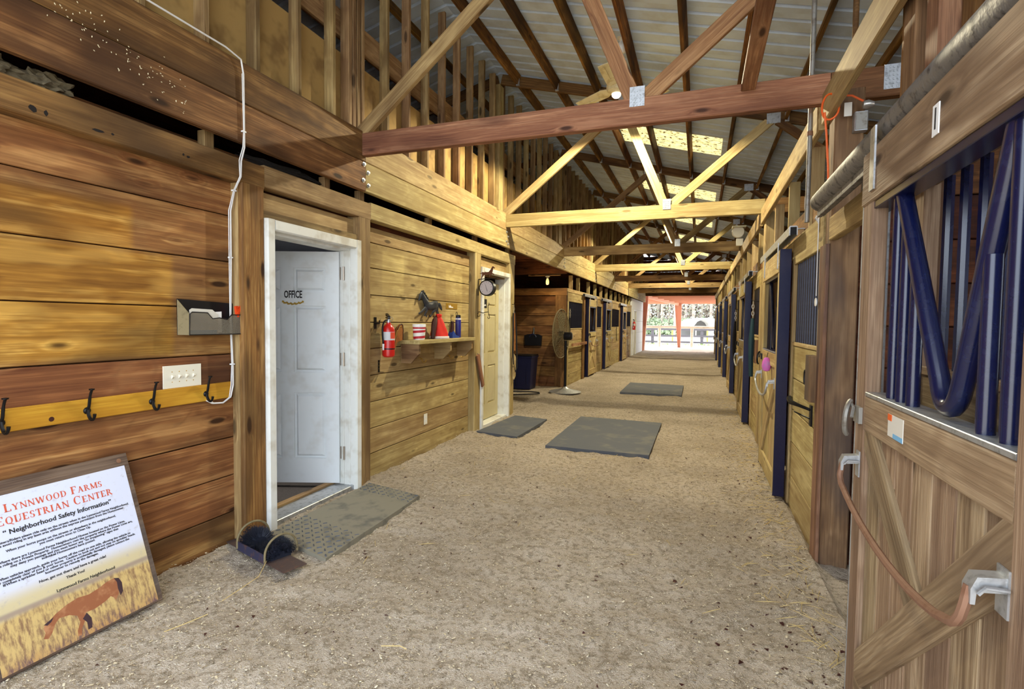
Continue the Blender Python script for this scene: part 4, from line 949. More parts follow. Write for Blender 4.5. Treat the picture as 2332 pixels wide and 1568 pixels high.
# --- cast horse on the wall (running to the left)
ho = empty('horse_ornament', (.035, 5.33, 1.68), 0, 'dark metal running horse ornament mounted on the wall above the shelf', 'ornament')
bm = bmesh.new()
def blob(pts):      # chain of spheres hulled by a skin
    pass
mbh = MB().mat('horse_iron')
H = lambda y, z: (.0, y, z)
mbh.tube([H(.175, .005), H(.15, .012), H(.08, .0), H(.0, -.012), H(-.07, -.004), H(-.11, .012)], [.012, .044, .052, .048, .052, .036], 12)
mbh.tube([H(-.08, .01), H(-.125, .05), H(-.165, .09), H(-.195, .118), H(-.205, .125)], [.045, .038, .030, .024, .012], 10)
mbh.tube([H(-.195, .122), H(-.225, .098), H(-.25, .058), H(-.262, .04)], [.024, .024, .017, .010], 10)
mbh.tube([H(-.20, .135), H(-.205, .155)], [.008, .002], 6)
mbh.tube([H(-.09, -.03), H(-.15, -.055), H(-.21, -.085), H(-.255, -.10)], [.026, .017, .011, .012], 8)
mbh.tube([H(-.07, -.04), H(-.10, -.085), H(-.14, -.125), H(-.095, -.118), H(-.085, -.135)], [.024, .016, .010, .009, .011], 8)
mbh.tube([H(.14, -.01), H(.10, -.06), H(.05, -.085), H(.04, -.105), H(.0, -.13), H(-.012, -.122)], [.036, .024, .013, .010, .009, .012], 8)
mbh.tube([H(.16, -.01), H(.165, -.06), H(.20, -.10), H(.215, -.135), H(.235, -.15)], [.034, .022, .012, .010, .013], 8)
mbh.v = [(x*.55, y, z) for x, y, z in mbh.v]; mbh.build('body', None, ho)
mn = MB().mat('horse_iron')
for i in range(7): t = i/6; y, z = -.20+.10*t, .148-.075*t; mn.prism([(y, z), (y+.035, z+.012-.01*(i % 2)), (y+.045, z-.012), (y+.01, z-.03)], -.008, .010, 'x')
mn.build('mane', None, ho)
MB().mat('horse_iron').tube([H(.175, .015), H(.215, .015), H(.255, -.02), H(.285, -.05)], [.012, .026, .026, .010], 8).build('tail', None, ho).scale = (.5, 1, 1)
pl = B(None, 'brass_plate', (.0, .004, 5.79, 6.10, 1.65, 1.72), 'brass', 'y', .001); prop(pl, 'small brass plate with two pale figures on the wall above the bottle', 'plate')
MB().mat('print_white').prism([(-.09, -.018), (.03, -.018), (.03, -.008), (-.02, -.004), (-.05, .02), (-.06, -.004), (-.09, .02)], .002, .0026).build('figure', None, pl, rot=(PI/2, 0, 0), loc=(0, 0, 0))
pl.children[0].rotation_euler = (PI/2, 0, 0); pl.children[0].location = (0, -.002, 0); 
ou = empty('wall_outlet', (.0, 5.29, .38), 0, 'white wall outlet low on the boards below the shelf', 'outlet')
B(ou, 'plate', (.0, .006, -.036, .036, -.06, .06), 'cream_plastic', 'z', .002)
for z in (-.022, .022): ob('socket', 'white_plastic', ou, (.006, 0, z), lathe=([(.016, 0), (.016, .002), (.001, .0021)], (0, 0, 0), 14, 'x')); ob('slot', 'print_black', ou, (.008, 0, z), box=(0, .0006, -.006, -.004, -.004, .005)); ob('slot', 'print_black', ou, (.008, 0, z), box=(0, .0006, .004, .006, -.004, .005))
# --- thermometer on a horse bracket
th = empty('bracket_thermometer', (.10, 6.55, 1.95), 0, 'round dial thermometer on an iron bracket with a rusty horse on top', 'thermometer')
MB().mat('black_iron').tube([(0, 0, -.10), (.005, 0, .12)], .007, 6).tube([(0, 0, .118), (.27, 0, .13)], .006, 6).build('arm', None, th)
dr = empty('drum', (.135, 0, 0), parent=th)
MB().mat('black_iron').lathe([(.095, -.045), (.108, -.04), (.108, .04), (.095, .045)], (0, 0, 0), 32, 'y').build('case', None, dr)
MB().mat('dial').lathe([(.092, -.0465), (.0, -.0466)], (0, 0, 0), 32, 'y').build('face', None, dr)
for i in range(11):
    a = math.radians(225-27*i); ob('dial_mark', 'print_black', dr, (.075*math.cos(a), -.047, .075*math.sin(a)), (0, -a, 0), box=(-.007, .007, -.0006, 0, -.0018, .0018))
ob('needle', 'print_black', dr, (0, -.048, 0), (0, 1.25+PI, 0), prism=([(-.05, -.003), (.055, -.001), (.055, .001), (-.05, .003)], -.001, 0, 'y'))
rh = [(-.155, .095), (-.13, .10), (-.11, .115), (-.10, .112), (-.06, .11), (-.02, .115), (.01, .15), (.03, .185), (.045, .19), (.07, .165), (.065, .158), (.045, .165), (.04, .14), (.03, .10), (.055, .09), (.06, .075), (.055, .073), (.03, .085), (.01, .07), (-.01, .045), (-.014, .045), (-.005, .08), (-.05, .075), (-.085, .075), (-.11, .05), (-.125, .02), (-.13, .02), (-.115, .075), (-.115, .10), (-.13, .09)]
MB().mat('rust_horse').prism([(x+.17, z+.10) for x, z in rh], -.004, .004, 'y').build('horse', None, th)
pi_ = empty('iron_scroll_hook', (.10, 6.55, 1.62), 0, 'black wrought iron scroll hook below the dial thermometer', 'hook')
MB().mat('black_iron').tube([(0, 0, 0)] + [tuple(v) for v in bez((.01, 0, .01), (.06, 0, .01), (.06, 0, -.02), (.10, 0, .005), 6)] + [(.15, 0, .01)], .005, 6).build('arm', None, pi_)
MB().mat('black_iron').tube([(.155, 0, .11)] + [tuple(v) for v in bez((.145, 0, .10), (.14, 0, .03), (.15, 0, .0), (.165, 0, -.05), 8)] + arc((.155, -.065), .014, 0, -PI*1.3, 8, 'xz'), .004, 6).tube(arc((.155, .118), .010, -PI/2, PI*1.2, 8, 'xz'), .003, 6).build('hook', None, pi_)
MB().mat('black_iron').tube(arc((.008, -.03), .022, PI/2, PI*2.1, 10, 'xz'), .004, 6).build('curl', None, pi_)
lk = empty('hanging_slat', (.105, 6.52, 1.05), 0, 'dark red wooden slat hanging crooked beside the beige door', 'slat', rot=(-.0, 0, 0))
bar(lk, 'slat', (.01, .0, .0), (.02, .16, -.44), .075, .025, (1, 0, 0), 'timber_red'); MB().mat('black_iron').tube([(0, 0, .02), (.02, 0, .0)], .004, 6).build('nail', None, lk)
# --- halter and lead ropes on the end post
hl = empty('halter_and_lead', (.10, 7.93, 1.78), 0, 'halter with dark lead straps hanging on the post beside the beige door', 'halter')
MB().mat('black_iron').tube([(-.01, 0, .0), (.03, 0, .0), (.03, 0, .025)], .005, 6).build('hook', None, hl)
for i in range(4): MB().mat('chain_steel').tube([(.025+.012*math.cos(a)*(i % 2), .012*math.cos(a)*((i+1) % 2), -.03-.042*i+.026*math.sin(a)) for a in [2*PI*j/10 for j in range(10)]], .004, 6, closed=True).build('link', None, hl)
MB().mat('black_rope').tube([(.03, -.03, -.14), (.035, -.05, -.4), (.035, -.055, -.75), (.04, -.03, -.95), (.05, .02, -1.08), (.05, .10, -1.02), (.04, .13, -.8), (.035, .10, -.4), (.03, .03, -.12)], .012, 8).build('strap', None, hl)
MB().mat('leather').tube([(.03, .0, -.14), (.04, .01, -.5), (.045, .0, -.74)], .014, 8).build('lead', None, hl)
MB().mat('timber_pale').prism([(-.05, -.78), (.03, -.82), (.06, -.86), (.05, -1.15), (-.02, -1.2)], .02, .05, 'x').build('wooden_tag', None, hl)
# --- mats
def mat_slab(name, corners, mat, label, h=.014, tread=False, z=.012):
    c = [Vector(q) for q in corners]; o = sum(c, Vector((0, 0)))/4
    base = empty(name, (o.x, o.y, z), 0, label, 'mat', 'rubber mats on the aisle floor')
    n = 14; top = []
    mb = MB().mat(mat)
    P = lambda u, v: c[0]*(1-u)*(1-v)+c[1]*(1-u)*v+c[2]*u*v+c[3]*u*(1-v)-o
    vs = []; 
    for lay in (0, 1):
        for i in range(n+1):
            for j in range(n+1):
                p = P(i/n, j/n); vs.append((p.x, p.y, (h if lay else -.03)+.004*noise.noise(Vector((p.x*3+o.x, p.y*3+o.y, 0)))))
    m2 = (n+1)**2; fs = []
    for i in range(n):
        for j in range(n):
            a = i*(n+1)+j; fs += [(a+m2, a+n+1+m2, a+n+2+m2, a+1+m2), (a, a+1, a+n+2, a+n+1)]
    for i in range(n):
        for a, b in ((i, i+1), ((n)*(n+1)+i, n*(n+1)+i+1), (i*(n+1), (i+1)*(n+1)), (i*(n+1)+n, (i+1)*(n+1)+n)): fs.append((a, b, b+m2, a+m2))
    mb.add(vs, fs); mb.build('slab', None, base)
    if tread:
        tr = MB().mat('rubber')
        for i in range(11):
            for j in range(26):
                v = j/25; u = i/10
                if .30 < v < .86: continue
                p = P(.04+.92*u, .02+.96*v); a = PI/4 if (i+j) % 2 else -PI/4; dx, dy = .016*math.cos(a), .016*math.sin(a); ex_, ey_ = -.005*math.sin(a), .005*math.cos(a)
                zz = h+.002
                tr.add([(p.x-dx-ex_, p.y-dy-ey_, zz-.004), (p.x+dx-ex_, p.y+dy-ey_, zz-.004), (p.x+dx+ex_, p.y+dy+ey_, zz-.004), (p.x-dx+ex_, p.y-dy+ey_, zz-.004), (p.x-dx*.8, p.y-dy*.8, zz+.004), (p.x+dx*.8, p.y+dy*.8, zz+.004)], [(0, 1, 5, 4), (2, 3, 4, 5), (1, 2, 5), (3, 0, 4)])
        prop(tr.build('tread_pattern', None, base), kind='stuff')
    return base
mat_slab('rubber_mat', [(.16, 2.80), (.13, 4.02), (.73, 3.88), (.78, 2.63)], 'rubber_dusty', 'dusty diamond tread rubber mat in front of the office door', .012, True, .010)
mat_slab('rubber_mat', [(.13, 6.46), (.21, 7.80), (.77, 7.68), (.75, 6.34)], 'rubber', 'dark rubber mat in front of the beige door', .012)
mat_slab('rubber_mat', [(1.22, 6.02), (1.20, 8.12), (2.43, 8.05), (2.43, 6.0)], 'rubber', 'large grey rubber mat in the middle of the aisle, nearer one')
mat_slab('rubber_mat', [(1.35, 11.35), (1.33, 13.3), (2.60, 13.2), (2.61, 11.38)], 'rubber', 'farther grey rubber mat in the middle of the aisle')
# --- boot scraper
bs = empty('boot_scraper', (.36, 2.56, .02), -.30, 'blue steel boot scraper with black bristle brushes by the corner post', 'boot scraper')
MB().mat('rust_dark').box(-.34, .36, -.075, .075, .0, .006).build('base_plate', None, bs)
MB().mat('scraper_steel').box(-.17, .17, -.085, -.079, .0, .055).build('scraper_blade', None, bs)
for x in (-.17, .17):
    pts = arc((.02, .05), .105, PI, 0, 14, 'yz', x); MB().mat('tarnish_tan').tube([(x, -.085, .01)]+pts+[(x, .125, .02)], .007, 6).build('hoop', None, bs)
    mb = MB().mat('bristle'); rr = random.Random(int(x*100)+50); d = -1 if x > 0 else 1
    for i in range(1700):
        a = rr.uniform(-.15, PI+.15); xo = x+d*(.008+.085*rr.random()); r1 = .085+.022*rr.random(); a2 = a+rr.uniform(-.10, .10); xt = xo+rr.uniform(-.012, .012)
        if i % 4 == 0: xo = x-d*.002; r1 = .02+.08*rr.random(); xt = x-d*(.012+.012*rr.random())
        r_0 = .045 if i % 4 else r1; c, s_ = math.cos(a), math.sin(a); w = .0035
        b0 = Vector((xo, .02+r_0*c, .03+r_0*s_)); tp = Vector((xt, .02+r1*math.cos(a2), .03+r1*math.sin(a2)))
        mb.add([b0+Vector((w, 0, 0)), b0+Vector((-w*.5, -s_*w, c*w)), b0+Vector((-w*.5, s_*w, -c*w)), tp], [(0, 1, 3), (1, 2, 3), (2, 0, 3)])
    mb.lathe([(.0, min(x, x+d*.09)), (.07, min(x, x+d*.09)), (.07, max(x, x+d*.09)), (.0, max(x, x+d*.09))], (0, .02, .03), 16, 'x')
    prop(mb.build('brush', None, bs), kind='stuff')
mb = MB().mat('bristle')
for i in range(300):
    x, y = rr.uniform(-.12, .12), rr.uniform(-.03, .08); z2 = .045+.03*rr.random()
    mb.add([(x-.003, y, .006), (x+.003, y, .006), (x, y+.004, .006), (x+rr.uniform(-.01, .01), y+rr.uniform(-.01, .01), z2)], [(0, 1, 3), (1, 2, 3), (2, 0, 3)])
prop(mb.build('brush', None, bs), kind='stuff')
# --- straw on the floor
for i, (a, b, c, lb) in enumerate((((.62, 2.02, .03), (.60, 2.28, .035), (.50, 2.44, .04), 'long yellow straw stem lying beside the boot scraper'), ((.60, 1.72, .03), (.63, 1.80, .03), (.66, 1.9, .03), 'short pale straw near the leaning sign'), ((1.6, 2.0, .02), (1.68, 2.03, .02), (1.72, 2.02, .02), 'pale straw stem lying in mid floor, nearest the camera'))):
    prop(MB().mat('hay').tube([a, b, c], .0022, 5).build('straw_stem'), lb, 'straw', 'straw stems on the floor')
rr = random.Random(11); mb = MB().mat('hay')
for i in range(700):
    y = rr.uniform(2.6, 12); x = 3.60-abs(rr.gauss(0, .16)) if rr.random() < .75 else rr.uniform(.1, 3.5); a = rr.random()*PI; L_ = .02+.05*rr.random(); z = fh(x, y)+.006
    dx, dy = L_*math.cos(a), L_*math.sin(a)
    if x < .1: continue
    mb.add([(x-dx, y-dy, z), (x+dx, y+dy, z+.006), (x+dx+.003*dy/L_, y+dy-.003*dx/L_, z+.006), (x-dx+.003*dy/L_, y-dy-.003*dx/L_, z), (x, y, z+.006)], [(0, 1, 4), (1, 2, 4), (2, 3, 4), (3, 0, 4)])
prop(mb.build('hay_litter'), 'bits of hay strewn along the right stall fronts', 'hay', kind='stuff')

# ================================================================== WASH BAY THINGS
tc_ = empty('trash_can', (-.80, 11.35, .0), 0, 'dark blue wheeled trash can standing in the dark bay on the left', 'trash can')
MB().mat('navy_plastic').add([(-.19, -.22, 0), (.19, -.22, 0), (.19, .2, 0), (-.19, .2, 0), (-.23, -.26, .70), (.23, -.26, .70), (.23, .24, .70), (-.23, .24, .70)], [(3, 2, 1, 0), (4, 5, 6, 7), (0, 1, 5, 4), (1, 2, 6, 5), (2, 3, 7, 6), (3, 0, 4, 7)]).build('body', None, tc_)
B(tc_, 'rim', (-.245, .245, -.275, .255, .70, .735), 'navy_plastic', 'x', .01); B(tc_, 'lid', (-.24, .24, -.27, .25, .737, .765), 'black_plastic', 'x', .01); B(tc_, 'front_rib', (-.13, -.11, -.262, -.235, .1, .52), 'navy_plastic', 'z'); B(tc_, 'front_rib', (.11, .13, -.262, -.235, .1, .52), 'navy_plastic', 'z')
dp = empty('dustpan', (-.79, 11.985, 1.10), 0, 'black scoop dustpan hanging on the plank wall in the dark bay', 'dustpan')
MB().mat('black_plastic').prism([(-.20, -.15), (.20, -.15), (.215, .08), (.12, .115), (-.12, .115), (-.215, .08)], -.10, -.03, 'y').build('scoop', None, dp)
MB().mat('navy_plastic').tube(arc((0, .03), .085, .2, PI-.2, 8, 'xz', -.105), .014, 8).build('grip_ridge', None, dp)
MB().mat('black_plastic').tube([(0, -.05, .10), (0, -.03, .20), (0, -.02, .27)], [.03, .02, .016], 8).build('handle', None, dp)
sf = empty('pedestal_fan', (.24, 10.95, .01), 0, 'large dusty pedestal fan standing at the corner of the left bay', 'fan', rot=(0, 0, 0))
MB().mat('galvanized').lathe([(.0, .0), (.34, .0), (.345, .015), (.30, .03), (.12, .07), (.05, .10), (.03, .12)], (0, 0, 0), 36).build('base', None, sf)
MB().mat('black_iron').lathe([(.028, .10), (.028, 1.10)], (0, 0, 0), 14).build('pole', None, sf)
MB().mat('black_plastic').lathe([(.0, .05), (.07, .05), (.085, .07), (.085, .22), (.06, .24), (.0, .24)], (0, 0, 0), 20, 'x').build('motor', None, sf, (-.10, 0, 1.20))
hd = empty('head', (-.10, 0, 1.25), parent=sf, rz=-.10)
g = MB().mat('tarnish_tan')
for q, xo in ((.08, .0), (-.08, .0)):
    for r in [.06+.045*i for i in range(10)]: g.tube([(q*(1-(r/.52)**2)-.0, r*math.cos(a), r*math.sin(a)) for a in [2*PI*j/28 for j in range(28)]], .0035, 5, closed=True)
    for j in range(22):
        a = 2*PI*j/22; g.tube([(q*(1-(r/.52)**2), r*math.cos(a), r*math.sin(a)) for r in (.05, .2, .35, .52)], .003, 5)
g.tube([(0, .52*math.cos(a), .52*math.sin(a)) for a in [2*PI*j/36 for j in range(36)]], .012, 8, closed=True); g.build('guard', None, hd)
for j in range(3):
    mb = MB().mat('tarnish_tan'); vs = []
    for i in range(7):
        r = .07+.065*i; w = .30+.10*math.sin(PI*i/6)
        for s_ in (-1, 1): a = s_*w*.9; vs += [(.04*s_, r*math.sin(a), r*math.cos(a)), (.04*s_+.004, r*math.sin(a), r*math.cos(a))]
    fs = []
    for i in range(6): k = 4*i; fs += [(k, k+2, k+6, k+4), (k+1, k+5, k+7, k+3), (k, k+4, k+5, k+1), (k+2, k+3, k+7, k+6)]
    mb.add(vs, fs, True).build('blade', None, hd, rot=(2*PI*j/3, 0, 0))
MB().mat('black_iron').lathe([(.0, -.05), (.06, -.04), (.06, .05), (.0, .06)], (0, 0, 0), 16, 'x').build('hub', None, hd)
hs = empty('hose', (-.5, 10.2, .0), 0, 'dark hose lying on the floor of the left bay', 'hose')
MB().mat('black_rope').tube([(-.6, .2, .03), (-.2, .25, .03), (.1, .35, .03), (.3, .3, .03), (.35, .15, .03), (.1, -.1, .03), (-.4, -.5, .03)], .013, 8).build('tube', None, hs)
lb_ = empty('bare_bulb', (-.34, 11.5, 2.52), 0, 'glowing bare bulb under the dark ceiling of the left bay', 'lamp')
MB().mat('bulb_glow').lathe([(.0, -.17), (.025, -.165), (.035, -.14), (.035, -.09), (.022, -.05), (.018, -.03)], (0, 0, 0), 16).build('bulb', None, lb_)
MB().mat('cream_plastic').lathe([(.025, -.035), (.028, 0), (.055, .01), (.055, .03)], (0, 0, 0), 14).build('holder', None, lb_); B(lb_, 'mounting_board', (-.45, .3, -.03, .03, .03, .07), 'timber_brown', 'x')
pl_ = bpy.data.lights.new('bulb_light', 'POINT'); pl_.energy = 8; pl_.color = (1, .72, .3); pl_.shadow_soft_size = .04; lo_ = bpy.data.objects.new('bulb_light', pl_); COL.objects.link(lo_); lo_.parent = lb_; lo_.location = (0, 0, -.24)
# cross ties: chains and snaps at the stall corner
for (x, y, lb) in ((-.13, 11.93, 'short tie chain with snap hanging on the corner board above the fan'), (.02, 12.25, 'short tie chain with snap on the first left stall front')):
    t = empty('tie_chain', (x, y, 1.80), 0, lb, 'chain', 'tie chains')
    for i in range(5): MB().mat('black_iron' if x < 0 else 'chain_steel').tube([(.0+.014*math.cos(a)*(i % 2), -.01+.014*math.cos(a)*((i+1) % 2), -.04*i+.026*math.sin(a)) for a in [2*PI*j/10 for j in range(10)]], .005, 6, closed=True).build('link', None, t)
    MB().mat('black_rope').tube([(0, -.01, -.2), (0, -.01, -.7)], .014, 8).build('strap', None, t)
br_ = B(None, 'guard_bar', (.05, .10, 12.3, 13.9, .93, 1.0), 'timber_red', 'y'); prop(br_, 'red-brown wooden bar fixed across the first left stall front', 'bar')
# buckets and boards at far left stalls
prop(MB().mat('black_iron').tube(arc((0, 0), .05, 0, 2*PI, 14, 'yz'), .008, 6).tube([(0, 0, -.05), (0, .02, -.3), (.02, -.03, -.55)], .012, 8).build('halter', None, None, (.03, 19.6, 1.4)), 'dark halter hanging between the second and third left stall doors', 'halter')
# ================================================================== AISLE LAMPS, FANS
for i, (p, lb) in enumerate((((2.02, 6.15, 4.66), 'round white unlit bulb on a purlin behind the nearest truss'), ((2.02, 13.5, 4.66), 'round white unlit bulb on a purlin behind the third truss'))):
    l = empty('purlin_bulb', p, 0, lb, 'lamp', 'unlit bulbs along the aisle roof')
    MB().mat('white_plastic').lathe([(.0, -.10), (.04, -.092), (.062, -.065), (.068, -.035), (.055, -.005), (.03, .02), (.022, .045)], (0, 0, 0), 20).build('bulb', None, l)
    MB().mat('cream_plastic').lathe([(.028, .03), (.032, .06), (.06, .065), (.06, .085)], (0, 0, 0), 16).build('holder', None, l)
def ceiling_fan(loc, label, rz):
    f = empty('ceiling_fan', loc, rz, label, 'ceiling fan', 'ceiling fans along the aisle')
    MB().mat('fan_cream').lathe([(.0, -.07), (.06, -.068), (.11, -.04), (.125, .0), (.12, .05), (.08, .085), (.03, .10)], (0, 0, 0), 24).build('motor', None, f)
    MB().mat('fan_cream').lathe([(.014, .09), (.014, .34), (.05, .36), (.06, .40)], (0, 0, 0), 12).build('downrod', None, f)
    for j in range(3):
        b = MB().mat('fan_cream').add([(.12, -.05, -.012), (.20, -.075, -.020), (.66, -.07, -.018), (.66, .07, .012), (.20, .075, .018), (.12, .05, .01)] + [(.12, -.05, -.020), (.20, -.075, -.028), (.66, -.07, -.026), (.66, .07, .004), (.20, .075, .010), (.12, .05, .002)],
            [(0, 1, 2, 3, 4, 5), (11, 10, 9, 8, 7, 6)] + [(i, i+6, (i+1) % 6+6, (i+1) % 6) for i in range(6)])
        bl = b.build('blade', None, f, rot=(0, 0, 2*PI*j/3))
        MB().mat('fan_cream').box(.30, .62, -.012, .0, -.032, -.022).build('blade_rib', None, bl)
    MB().mat('bulb_main').lathe([(.0, -.125), (.035, -.12), (.055, -.10), (.06, -.072)], (0, 0, 0), 16).build('light_bowl', None, f)
    d = bpy.data.lights.new('lamp_light', 'SPOT'); d.spot_size = math.radians(160); d.spot_blend = .2; d.energy = BULB_W; d.color = BULB_COL; d.shadow_soft_size = .04
    o = bpy.data.objects.new('lamp_light', d); COL.objects.link(o); o.parent = f; o.location = (0, 0, -.17)
    return f
ceiling_fan((1.88, 6.70, 4.42), 'cream three-blade ceiling fan behind the nearest truss', math.radians(26))
ceiling_fan((1.88, 14.1, 4.42), 'cream ceiling fan above the fourth truss', math.radians(20))
ceiling_fan((1.88, 21.3, 4.42), 'cream ceiling fan near the far end of the roof', math.radians(50))
# flood lamp box on the right rail
fl_ = empty('flood_lamp', (3.60, 10.9, 2.99), 0, 'cream round-faced flood lamp sitting on the right rail by the third truss', 'lamp')
B(fl_, 'junction_box', (-.06, .06, -.05, .05, .0, .13), 'cream_plastic', 'z'); MB().mat('cream_plastic').lathe([(.0, -.10), (.10, -.10), (.115, -.08), (.115, -.06), (.07, .04), (.0, .06)], (-.03, 0, .25), 24, 'y').build('lamp_head', None, fl_)
MB().mat('fan_cream').prism([(-.14, .33), (.10, .33), (.10, .36), (-.14, .36)], -.14, .05, 'y').build('hood', None, fl_)

# ================================================================== RIGHT SIDE THINGS
cd = empty('conduit_pipe', (3.60, 4.08, 2.2), 0, 'grey vertical conduit pipe beside the near right post', 'pipe')
MB().mat('conduit').lathe([(.016, 0), (.016, 2.0)], (0, 0, 0), 10).build('pipe', None, cd); MB().mat('rust').lathe([(.019, .58), (.019, .61)], (0, 0, 0), 10).build('strap', None, cd)
c2_ = empty('conduit_pipe', (3.83, 4.02, 3.0), 0, 'dark vertical pipe rising behind the pale rail', 'pipe'); MB().mat('timber_brown').lathe([(.018, 0), (.018, 1.05)], (0, 0, 0), 10).build('pipe', None, c2_)
oc = empty('extension_cord', (3.66, 3.66, 2.80), 0, 'orange extension cord looped on the near right post', 'cord')
MB().mat('orange').tube([(.0+.045*math.cos(a)-.03, -.03+.01*math.sin(a*2), .0+.075*math.sin(a)) for a in [2*PI*i/20 for i in range(20)]], .006, 8, closed=True).build('loop', None, oc)
MB().mat('orange').tube([(-.06, -.03, -.03), (-.045, -.02, -.15), (-.03, -.02, -.35), (-.02, -.02, -.58)], .006, 8).build('cord', None, oc)
MB().mat('orange').tube([(.02, -.03, .06), (.08, -.03, .05), (.14, -.03, .01)], .006, 8).build('cord', None, oc)
MB().mat('chain_steel').lathe([(.0, .0), (.022, .005), (.026, .03), (.014, .06)], (.13, -.03, -.01), 12, 'x').build('plug', None, oc)
MB().mat('paper').prism([(.045, -.06), (.085, -.06), (.085, .02), (.045, .02)], -.012, -.010, 'y').build('tag', None, oc)
jb = empty('junction_box', (3.79, 3.70, 2.70), 0, 'grey electrical box on the side of the near right post', 'box'); B(jb, 'box', (-.03, .04, -.055, .0, -.05, .06), 'galvanized', 'z', .004); B(jb, 'cover', (-.025, .035, -.06, -.055, -.045, .055), 'conduit', 'z', .002)
pc_ = empty('pull_cord', (3.635, 3.88, 2.18), 0, 'white pull cord with a round white tag on the right post', 'cord'); MB().mat('cable_white').tube([(0, 0, 0), (.0, .0, -.25), (0, -.005, -.49)], .003, 6).build('cord', None, pc_); MB().mat('white_plastic').lathe([(.0, -.003), (.027, -.003), (.027, .003), (.0, .003)], (-.002, -.008, -.53), 16, 'x').build('tag', None, pc_)
MB().mat('cable_white').tube([(0, 0, 0), (.01, .03, .05), (-.01, .06, .02), (.005, .03, -.02), (.0, .08, .04)], .004, 6).build('knot', None, pc_)
bb = empty('handle_block', (3.645, 3.92, 1.0), 0, 'small rounded wooden block with a door pull on the right stall front', 'block')
B(bb, 'block', (-.035, .015, -.08, .10, .0, .30), 'post_brown', 'z', .012); MB().mat('black_iron').tube([(-.02, .10, .10), (-.03, .125, .10), (-.03, .135, .12), (-.03, .135, .17), (-.03, .125, .19), (-.02, .10, .19)], .008, 8).build('pull', None, bb)
sr = empty('saddle_rack', (3.645, 4.0, .93), 0, 'black folding tack rack arm on the right stall front', 'rack')
MB().mat('black_iron').tube([(.0, .0, .0), (-.06, .04, .02), (-.10, .12, .03), (-.10, .17, .05)], [.010, .012, .018, .022], 8).build('arm', None, sr); MB().mat('black_iron').tube([(.0, .0, -.06), (-.05, .08, -.045), (-.07, .15, -.04)], .006, 6).build('stay', None, sr); B(sr, 'plate', (.0, .012, -.03, .03, -.11, .03), 'black_iron', 'z', .002)
pt = empty('pink_toy', (3.53, 5.45, 1.13), 0, 'pink and lilac hanging toy on the right stall door', 'toy')
MB().mat('pink_toy').lathe([(.0, -.07), (.03, -.06), (.042, -.02), (.036, .03), (.02, .06), (.0, .065)], (0, 0, 0), 14).build('toy', None, pt); MB().mat('black_rope').tube([(0, 0, .06), (.01, .0, .11)], .003, 6).build('string', None, pt)
# halters with teal ropes on the right fronts
for i, (y, z, m1, lb) in enumerate(((7.55, 1.80, 'teal_rope', 'teal lead rope with chain hanging on the right beyond the pink toy'), (11.1, 1.78, 'black_rope', 'dark lead rope with chain hanging farther along the right stalls'))):
    t = empty('lead_rope', (3.60, y, z), 0, lb, 'lead rope', 'lead ropes on the right stalls')
    MB().mat('black_iron').tube([(.05, 0, .0), (-.03, 0, .01), (-.04, 0, .03)], .006, 6).build('hook', None, t)
    for j in range(5): MB().mat('chain_steel').tube([(-.02+.014*math.cos(a)*(j % 2), .014*math.cos(a)*((j+1) % 2), -.02-.045*j+.028*math.sin(a)) for a in [2*PI*q/10 for q in range(10)]], .005, 6, closed=True).build('link', None, t)
    MB().mat(m1).tube([(-.02, 0, -.22), (-.03, -.03, -.5), (-.03, -.02, -.75), (-.02, .0, -.98)], [.02, .035, .03, .025], 8).tube([(-.02, .02, -.25), (-.03, .05, -.5), (-.02, .04, -.7), (-.03, .02, -.9)], .02, 8).build('rope', None, t)
bb2 = copy_tree(bb, None, (3.645, 7.46+.06, 1.0), 'small wooden block with a door pull farther along the right stalls')
bb['group'] = bb2['group'] = 'door pull blocks'

# ================================================================== OUTSIDE
gd = MB().mat('gravel'); 
gv = []; n = 60
for j in range(n+1):
    for i in range(n+1): x, y = -60+120*i/n, -30+190*j/n; gv.append((x, y, -.06))
gd.add(gv, [(j*(n+1)+i, j*(n+1)+i+1, (j+1)*(n+1)+i+1, (j+1)*(n+1)+i) for j in range(n) for i in range(n)]); prop(gd.build('ground'), 'pale sandy ground outside the barn', kind='structure')
gr = MB().mat('grass'); rr = random.Random(2)
for i in range(2600):
    x, y = rr.uniform(-8, 12), rr.choice((rr.gauss(40.5, .5), rr.gauss(41.8, .5), rr.uniform(55, 75))); h = .06+.10*rr.random(); a = rr.random()*PI; c, s = .02*math.cos(a), .02*math.sin(a)
    gr.add([(x-c, y-s, -.06), (x+c, y+s, -.06), (x+.4*h, y, -.06+h)], [(0, 1, 2)])
prop(gr.build('grass_strip'), 'strip of green grass along the paddock fence', 'grass', kind='stuff')
